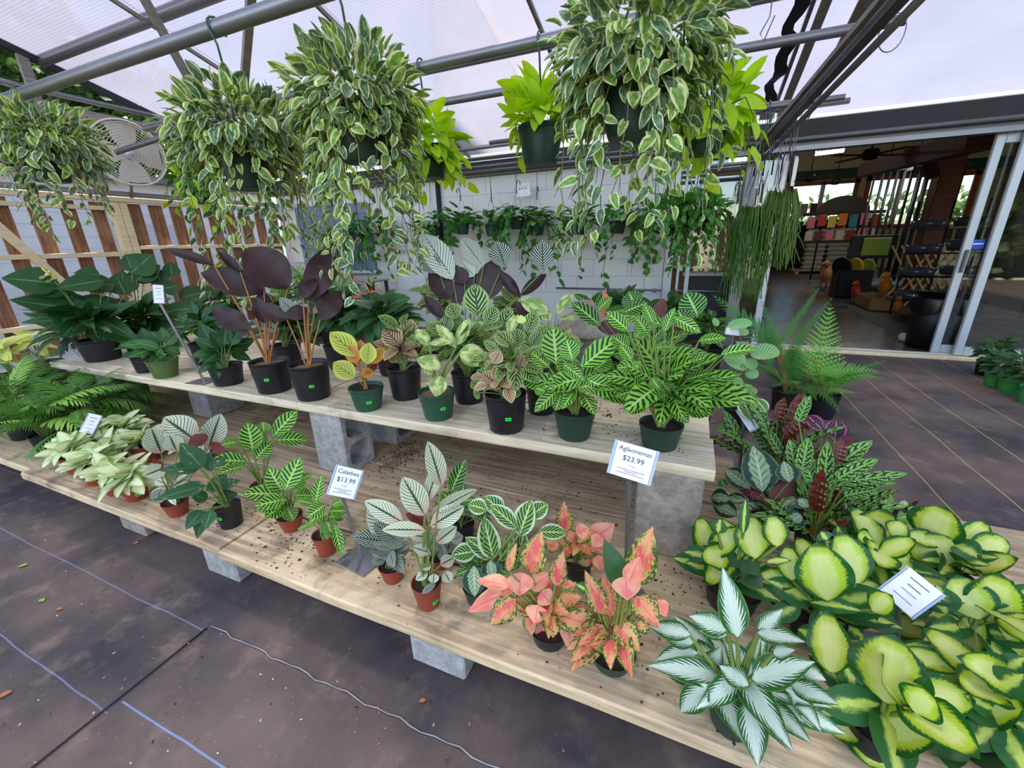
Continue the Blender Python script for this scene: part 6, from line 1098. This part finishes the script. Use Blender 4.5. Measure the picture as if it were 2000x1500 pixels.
basket('lime green pothos hanging between the two marbled baskets', hang_at(622, 318, YC, .13, .19), .13, .19, 'hang', ZP, 100, 10, 108, ['neon'], .12, .2, .18, (.2, .4), .1, .08, 'lime green pothos baskets')
basket('small green and lime pothos basket behind the dark potted basket', hang_at(394, 378, YC, .12, .17), .12, .17, 'hang', ZP, 90, 12, 109, ['pothos', 'neon'], .10, .2, .16, (.2, .5), .1, .07)
YG = g1.y
basket('green pothos basket hanging before the glass panel', hang_at(1362, 432, YG, .12, .16), .12, .16, 'hang', ZP, 170, 18, 110, ['pothos'], .10, .24, .22, (.3, .75), .12, .07, 'green pothos baskets before the glass')
basket('green pothos basket hanging where the block wall meets the glass', hang_at(1300, 440, YG, .12, .16), .12, .16, 'hang', ZP, 120, 12, 111, ['pothos'], .10, .22, .2, (.3, .6), .12, .07, 'green pothos baskets before the glass')
# small wall baskets: shared foliage
WF = []
for s in range(4):
    m = MB(); rg = random.Random(200+s); me0 = leafs('pothos')[s][0]; vs0 = [v.co.copy() for v in me0.vertices]; fs0 = [tuple(p.vertices) for p in me0.polygons]; uv0 = [[tuple(me0.uv_layers[0].data[li].uv) for li in p.loop_indices] for p in me0.polygons]
    def addleaf(b, d, n, l_, w_):
        y = d.normalized(); z = (n-y*n.dot(y)).normalized(); x = y.cross(z); b0 = len(m.v)
        for v in vs0: m.v.append(tuple(b+x*v.x*w_/.72+y*v.y*l_+z*v.z*l_))
        for f, u in zip(fs0, uv0): m.face(tuple(b0+i for i in f), u, 0, True)
    for i in range(60):
        th = rg.uniform(0, 6.283); u = rg.uniform(-.2, 1); rr = math.sqrt(max(.05, 1-u*u)); q = rg.uniform(.4, 1); b = Vector((.2*q*rr*math.cos(th), .2*q*rr*math.sin(th), .17*q*u)); d = Vector((math.cos(th), math.sin(th), rg.uniform(-.5, .9))); l_ = rg.uniform(.07, .12); addleaf(b, d, Vector((math.cos(th)*.4, math.sin(th)*.4-.2, 1)), l_, l_*.7)
    for k in range(7):
        th = rg.uniform(0, 6.283); ln = rg.uniform(.2, .62); p = Vector((.13*math.cos(th), .13*math.sin(th), .02))
        pts = [p+Vector((.05*math.cos(th)*min(1, t*3), .05*math.sin(th)*min(1, t*3), -ln*t))+Vector((rg.gauss(0, .012), rg.gauss(0, .012), 0)) for t in [i/7 for i in range(8)]]; m.tube(pts, .002, 4, cap=False)
        for i in range(1, 8):
            if rg.random() < .75: d = Vector((rg.gauss(0, .6), rg.gauss(-.2, .6), -.5)); l_ = rg.uniform(.06, .095); addleaf(pts[i], d, Vector((0, -.8, .6)), l_, l_*.72)
    WF.append(m.mesh('foliage', 'pothos'))
HP = MB(); HR = .105
WR = [(700, 462, 'behind the curtain of vines'), (745, 452, 'beside the shutter panel'), (846, 450, 'next to the dark downpipe'), (903, 447, 'in front of the bare block wall beside the downpipe'), (962, 450, 'beside the hanging price card'), (1010, 436, 'under the hanging price card'), (1049, 448, 'with a dark hook right of the price card'), (1130, 446, 'behind the looping pale vines'), (1206, 444, 'behind the large black potted basket'), (655, 470, 'hanging before the shutter panel'), (1278, 440, 'near the window frame')]
for i, (x, y, lab) in enumerate(WR):
    q = ony(x, y, YW-.28-.1*(i % 2)); h = .15; P = Vector((q.x, q.y, q.z-h/2)); o = thing('wall_basket', 'small green pothos basket '+lab, 'hanging basket', tuple(P), 'small pothos baskets along the white wall'); o.rotation_euler = (0, 0, i*1.3)
    pot_parts(o, 'green' if i in (3, 4) else 'hang', HR, h); f = link('foliage', WF[i % 4], o, (0, 0, h)); f.scale = (1.35, 1.35, 1.25); f['kind'] = 'stuff'; hanger(o, h, HR, 2.25-P.z, 'wire_green', True, .0018)
    if i in (3, 4, 5, 6): build('hook_end', MB().tube([(0, 0, h+.28), (0, 0, h+.38), (.02, 0, h+.44), (.045, 0, h+.42), (.05, 0, h+.38)], .006, 6), 'wire_green', o)
wp = thing('wall_pipe', 'thin rail under the fascia carrying the small wall baskets', 'rail', (-2.6, YW-.33, 2.26)); build('rail', MB().tube([(-3.6, 0, 0), (3.3, 0, 0)], .014, 8), 'galv_dark', wp)
for x in (-3.2, -1.2, .8, 2.8): build('bracket', MB().box((x, .12, .02), (.02, .28, .02)), 'galv_dark', wp)
# rhipsalis
def rhipsalis(label, x, y, seed, n, rad, ln, kd):
    P = hang_at(x, y, YG, .1, .14); o = thing('mistletoe_cactus', label, 'hanging basket', tuple(P), 'thin stemmed mistletoe cactus baskets'); pot_parts(o, 'hang', .09, .14); hanger(o, .14, .09, ZP-P.z); rg = random.Random(seed); m = MB()
    for k in range(n):
        th = rg.uniform(0, 6.283); L = rg.uniform(*ln); ou = rg.uniform(.02, rad); d = Vector((math.cos(th), math.sin(th), 0)); m.tube([d*.06+Vector((0, 0, .13)), d*(.08+ou*.6)+Vector((0, 0, .2+rg.uniform(-.02, .05))), d*(.1+ou)+Vector((0, 0, .08)), d*(.1+ou*1.1)+Vector((rg.gauss(0, .02), rg.gauss(0, .02), .13-L*.6)), d*(.1+ou*1.05)+Vector((rg.gauss(0, .03), rg.gauss(0, .03), .13-L))], .004, 3, cap=False)
    build('strands', m, kd, o, kind='stuff')
rhipsalis('mistletoe cactus basket with long thin light green stems by the doorway', 1522, 412, 301, 170, .06, (.3, .58), 'rhip'); rhipsalis('darker mistletoe cactus basket hanging against the galvanised post', 1468, 440, 302, 130, .07, (.35, .75), 'palm')
hb_ = thing('hook_bundle', 'bundle of spare wire basket hangers beside the doorway', 'hooks', tuple(ony(1512, 300, YG+.1)))
for k in range(16):
    x = -.16+.022*k; rg = random.Random(k); z1 = -.24-rg.uniform(0, .12); build('hanger_wire', MB().tube([(x, 0, .40), (x+rg.uniform(-.03, .03), rg.uniform(-.03, .03), 0), (x+rg.uniform(-.05, .05), rg.uniform(-.05, .05), z1)], .003, 5), 'wire', hb_)
for k in range(5): build('plastic_hook', MB().tube([(-.14+.07*k, -.05, -.18), (-.14+.07*k, -.05, -.05), (-.12+.07*k, -.05, .0), (-.09+.07*k, -.05, -.02), (-.085+.07*k, -.05, -.06)], .007, 6), 'dark_metal', hb_)
for k in range(5): build('hang_tag', MB().box((-.1+.07*k, -.02, -.16-.03*(k % 2)), (.03, .004, .24)), 'white_paper', hb_)
build('top_bar', MB().tube([(-.22, 0, .4), (.24, 0, .4)], .01, 6), 'galv', hb_)
for x in (-.15, .17): build('bar_hook', MB().tube([(x, 0, .4), (x, -.02, .44), (x, -.1, ZP+.03-hb_.location.z), (x, -.13, ZP-hb_.location.z), (x, -.12, ZP-.03-hb_.location.z)], .006, 6), 'galv', hb_)
# loose wire loops on the open ended pipe
ex = onz(1745, 42, ZP); tag(build('wire_loop', MB().tube([(ex.x+.07*math.cos(a)*.8, YD-.02, ZP-.055+.085*math.sin(a)) for a in [2*math.pi*k/20 for k in range(21)]], .003, 5, cap=False), 'wire'), 'loose wire loop on the open pipe end', 'wire')
ex = onz(1495, 30, ZP); tag(build('wire_hook', MB().tube([(ex.x, YC, ZP+.03), (ex.x, YC, ZP-.1), (ex.x-.03, YC, ZP-.16), (ex.x-.01, YC, ZP-.19), (ex.x+.02, YC, ZP-.1)], .003, 5), 'wire'), 'bent wire hook hanging empty from the middle pipe', 'wire')
# ================================================================ SIGNS
def text_mesh(body, size, ext=.0004, align='CENTER'):
    cu = bpy.data.curves.new('text', 'FONT'); cu.body = body; cu.size = size; cu.align_x = align; cu.extrude = ext; cu.resolution_u = 3
    ob = bpy.data.objects.new('tmp', cu); col.objects.link(ob); dg = bpy.context.evaluated_depsgraph_get(); me = bpy.data.meshes.new_from_object(ob.evaluated_get(dg)); bpy.data.objects.remove(ob); bpy.data.curves.remove(cu); return me
def sign(label, corners, lines, base=None, z=ZL, post=None, plate=None, tilt=.35, back=None, stand=True, Y=None, name='price_sign'):
    """corners TL, TR, BR, BL in the picture; base = where the post meets the bench"""
    if base: F0 = onz(*base, z)
    else: F0 = ony(sum(c[0] for c in corners)/4, sum(c[1] for c in corners)/4, Y)
    n = (Vector((-F0.x, -F0.y, 0)).normalized()+Vector((0, 0, tilt))).normalized(); c0 = (sum(c[0] for c in corners)/4, sum(c[1] for c in corners)/4); Pc = plane_pt(*c0, F0)
    def on(x, y): v = ray(x, y); return CAM+v*((Pc-CAM).dot(n)/v.dot(n))
    TL, TR, BR, BL = (on(*c) for c in corners); X = ((TR-TL)+(BR-BL)).normalized(); Yv = (TL-BL+TR-BR); Yv = (Yv-X*Yv.dot(X)).normalized(); N = X.cross(Yv)
    if N.dot(CAM-Pc) < 0: N = -N
    W_ = ((TR-TL).length+(BR-BL).length)/2; H_ = ((TL-BL).length+(TR-BR).length)/2; RM = Matrix((X, Yv, N)).transposed()
    o = thing(name, label, 'sign', tuple(F0))
    def card(nm, dx, dy, w_, h_, zz, mat, th=.003):
        m = MB().box((0, 0, 0), (w_, h_, th), RM); return build(nm, m, mat, o, Pc-F0+RM @ Vector((dx, dy, zz)))
    hl = card('card_holder', 0, 0, W_, H_, -.003, 'clear_edge', .005); cd_ = card('card', 0, 0, W_*.86, H_*.98, .002, 'white_paper', .002)
    card('fold', -W_*.465, 0, W_*.03, H_*.9, .001, 'clear_edge', .006); card('fold', W_*.465, 0, W_*.03, H_*.9, .001, 'clear_edge', .006)
    for (txt, dy, sz, mt) in lines:
        if txt.startswith('-'):
            card('small_print', .0, dy*H_, W_*sz, H_*.022, .0036, mt, .0004); continue
        me = text_mesh(txt, H_*sz); me.materials.append(MT[mt]); l = link('lettering', me, o); l.matrix_basis = Matrix.Translation(Pc-F0+RM @ Vector((0, dy*H_, .0036))) @ RM.to_4x4()
    if stand:
        tp_ = Pc-F0-RM @ Vector((0, H_*.4, .008)); build('post', MB().tube([(0, 0, .003), tp_*.5, tp_], .0075, 4, sq=True), 'galv', o)
        hd_ = Vector((-F0.x, -F0.y, 0)).normalized(); R2 = Matrix.Rotation(math.atan2(hd_.y, hd_.x)+.6, 3, 'Z'); build('base_plate', MB().box((0, 0, .002), plate or (.15, .12, .003), R2), 'galv', o)
    return o
box_lines = lambda y: [('-', y+.055, .62, 'ink_grey'), ('-', y-.06, .62, 'ink_grey'), ('-', y, .3, 'ink_grey')]
sign('white price sign reading Calathea $13.99 on a grey post', ((657, 907), (713, 920), (692, 976), (637, 965)), [('Calathea', .27, .2, 'ink'), ('$13.99', .0, .22, 'ink'), ('4" pot', -.14, .07, 'ink_grey')]+box_lines(-.30), (708, 1092))
sign('white price sign reading Aglaonemas $23.99 on a grey post', ((1200, 858), (1288, 882), (1270, 950), (1185, 922)), [('Aglaonemas', .27, .19, 'ink'), ('$23.99', .0, .22, 'ink'), ('6" Pot', -.14, .075, 'ink_grey')]+box_lines(-.30), (1222, 1158))
lines_ = [('-', .3, .5, 'ink'), ('-', .12, .35, 'ink'), ('-', -.05, .4, 'ink_grey'), ('-', -.25, .5, 'ink_grey')]
sign('small white price sign standing among the arrowhead vines', ((175, 807), (203, 812), (180, 849), (152, 842)), lines_, (219, 898), plate=(.07, .055, .003)); sign('white price sign on a long leaning post before the peace lilies', ((308, 558), (331, 560), (311, 590), (289, 590)), lines_, (399, 745), ZU)
sign('white price card among the rattlesnake plants', ((1449, 791), (1478, 828), (1471, 852), (1442, 803)), lines_, (1442, 938), plate=(.08, .06, .003)); sign('small white price card behind the bushy zebra calathea', ((1415, 641), (1449, 641), (1450, 658), (1417, 651)), lines_, (1385, 822), 0.0, plate=(.1, .08, .003))
sign('white price sign tilted on a dark post among the dieffenbachias', ((1725, 1085), (1797, 1146), (1832, 1227), (1758, 1167)), lines_, (1752, 1285), tilt=.9)
sign('white price card reading $10.00 hanging on the white wall', ((1005, 361), (1036, 356), (1039, 382), (1006, 386)), [('-', .34, .7, 'ink'), ('$10.00', .05, .26, 'ink')], Y=YW-.22, stand=False, tilt=0.)
# ================================================================ FLOOR LITTER
def fallen(x, y, L, mat, kind_label, rot):
    q = onz(x, y, 0.0); m = MB(); ns = 5
    for k in range(ns+1):
        t = k/ns; w_ = L*.3*math.sin(math.pi*t)**.8
        for s_ in (-1, 0, 1): m.v.append((t*L-L/2, s_*w_, .0025+.12*L*abs(s_)*.5+.05*L*math.sin(t*3.1)))
    for k in range(ns):
        for s_ in (0, 1): a = 3*k+s_; m.face((a, a+1, a+4, a+3), None, 0, True)
    o = build('fallen_leaf', m, mat, None, (q.x, q.y, .0)); o.rotation_euler = (0, 0, rot); tag(o, kind_label, 'leaf')
fallen(116, 1191, .026, 'brown_leaf', 'orange dry leaf lying between the two pale floor lines', .4); fallen(10, 1358, .035, 'brown_leaf', 'brown dry leaf lying on the dusty weed cloth', 1.0); fallen(46, 1106, .035, 'green_bit', 'thin yellow green leaf beside the pale floor line', .9); fallen(82, 1174, .03, 'green_bit', 'small pale green leaf near the dry orange one', .1)
fallen(825, 1370, .022, 'brown_leaf', 'dry brown scrap lying before the middle concrete block', .6); fallen(190, 974, .05, 'yellow', 'yellow fallen leaf under the bench beside a concrete block', .1); fallen(265, 1062, .03, 'brown_leaf', 'dry tan leaf on the ridge of the floor cloth', .3)
m = MB(); rg = random.Random(77)
for _ in range(380):
    x, y = rg.uniform(-3.2, .4), rg.uniform(.05, .75); s_ = rg.uniform(.001, .003); b0 = len(m.v); a = rg.uniform(0, 6.28); e = rg.uniform(1, 2.6)
    for k in range(4): m.v.append((x+s_*e*math.cos(a+k*1.57)*(1 if k % 2 == 0 else .5), y+s_*e*math.sin(a+k*1.57)*(1 if k % 2 == 0 else .5), .008))
    m.v.append((x, y, .008+s_*.6)); mi = rg.choice((0, 1, 1, 2, 2))
    for k in range(4): m.face((b0+k, b0+(k+1) % 4, b0+4), None, mi)
tag(build('floor_litter', m, ['pale_bit', 'brown_leaf', 'soil']), 'scattered bark chips and crumbs on the weed cloth', 'litter', kind='stuff')
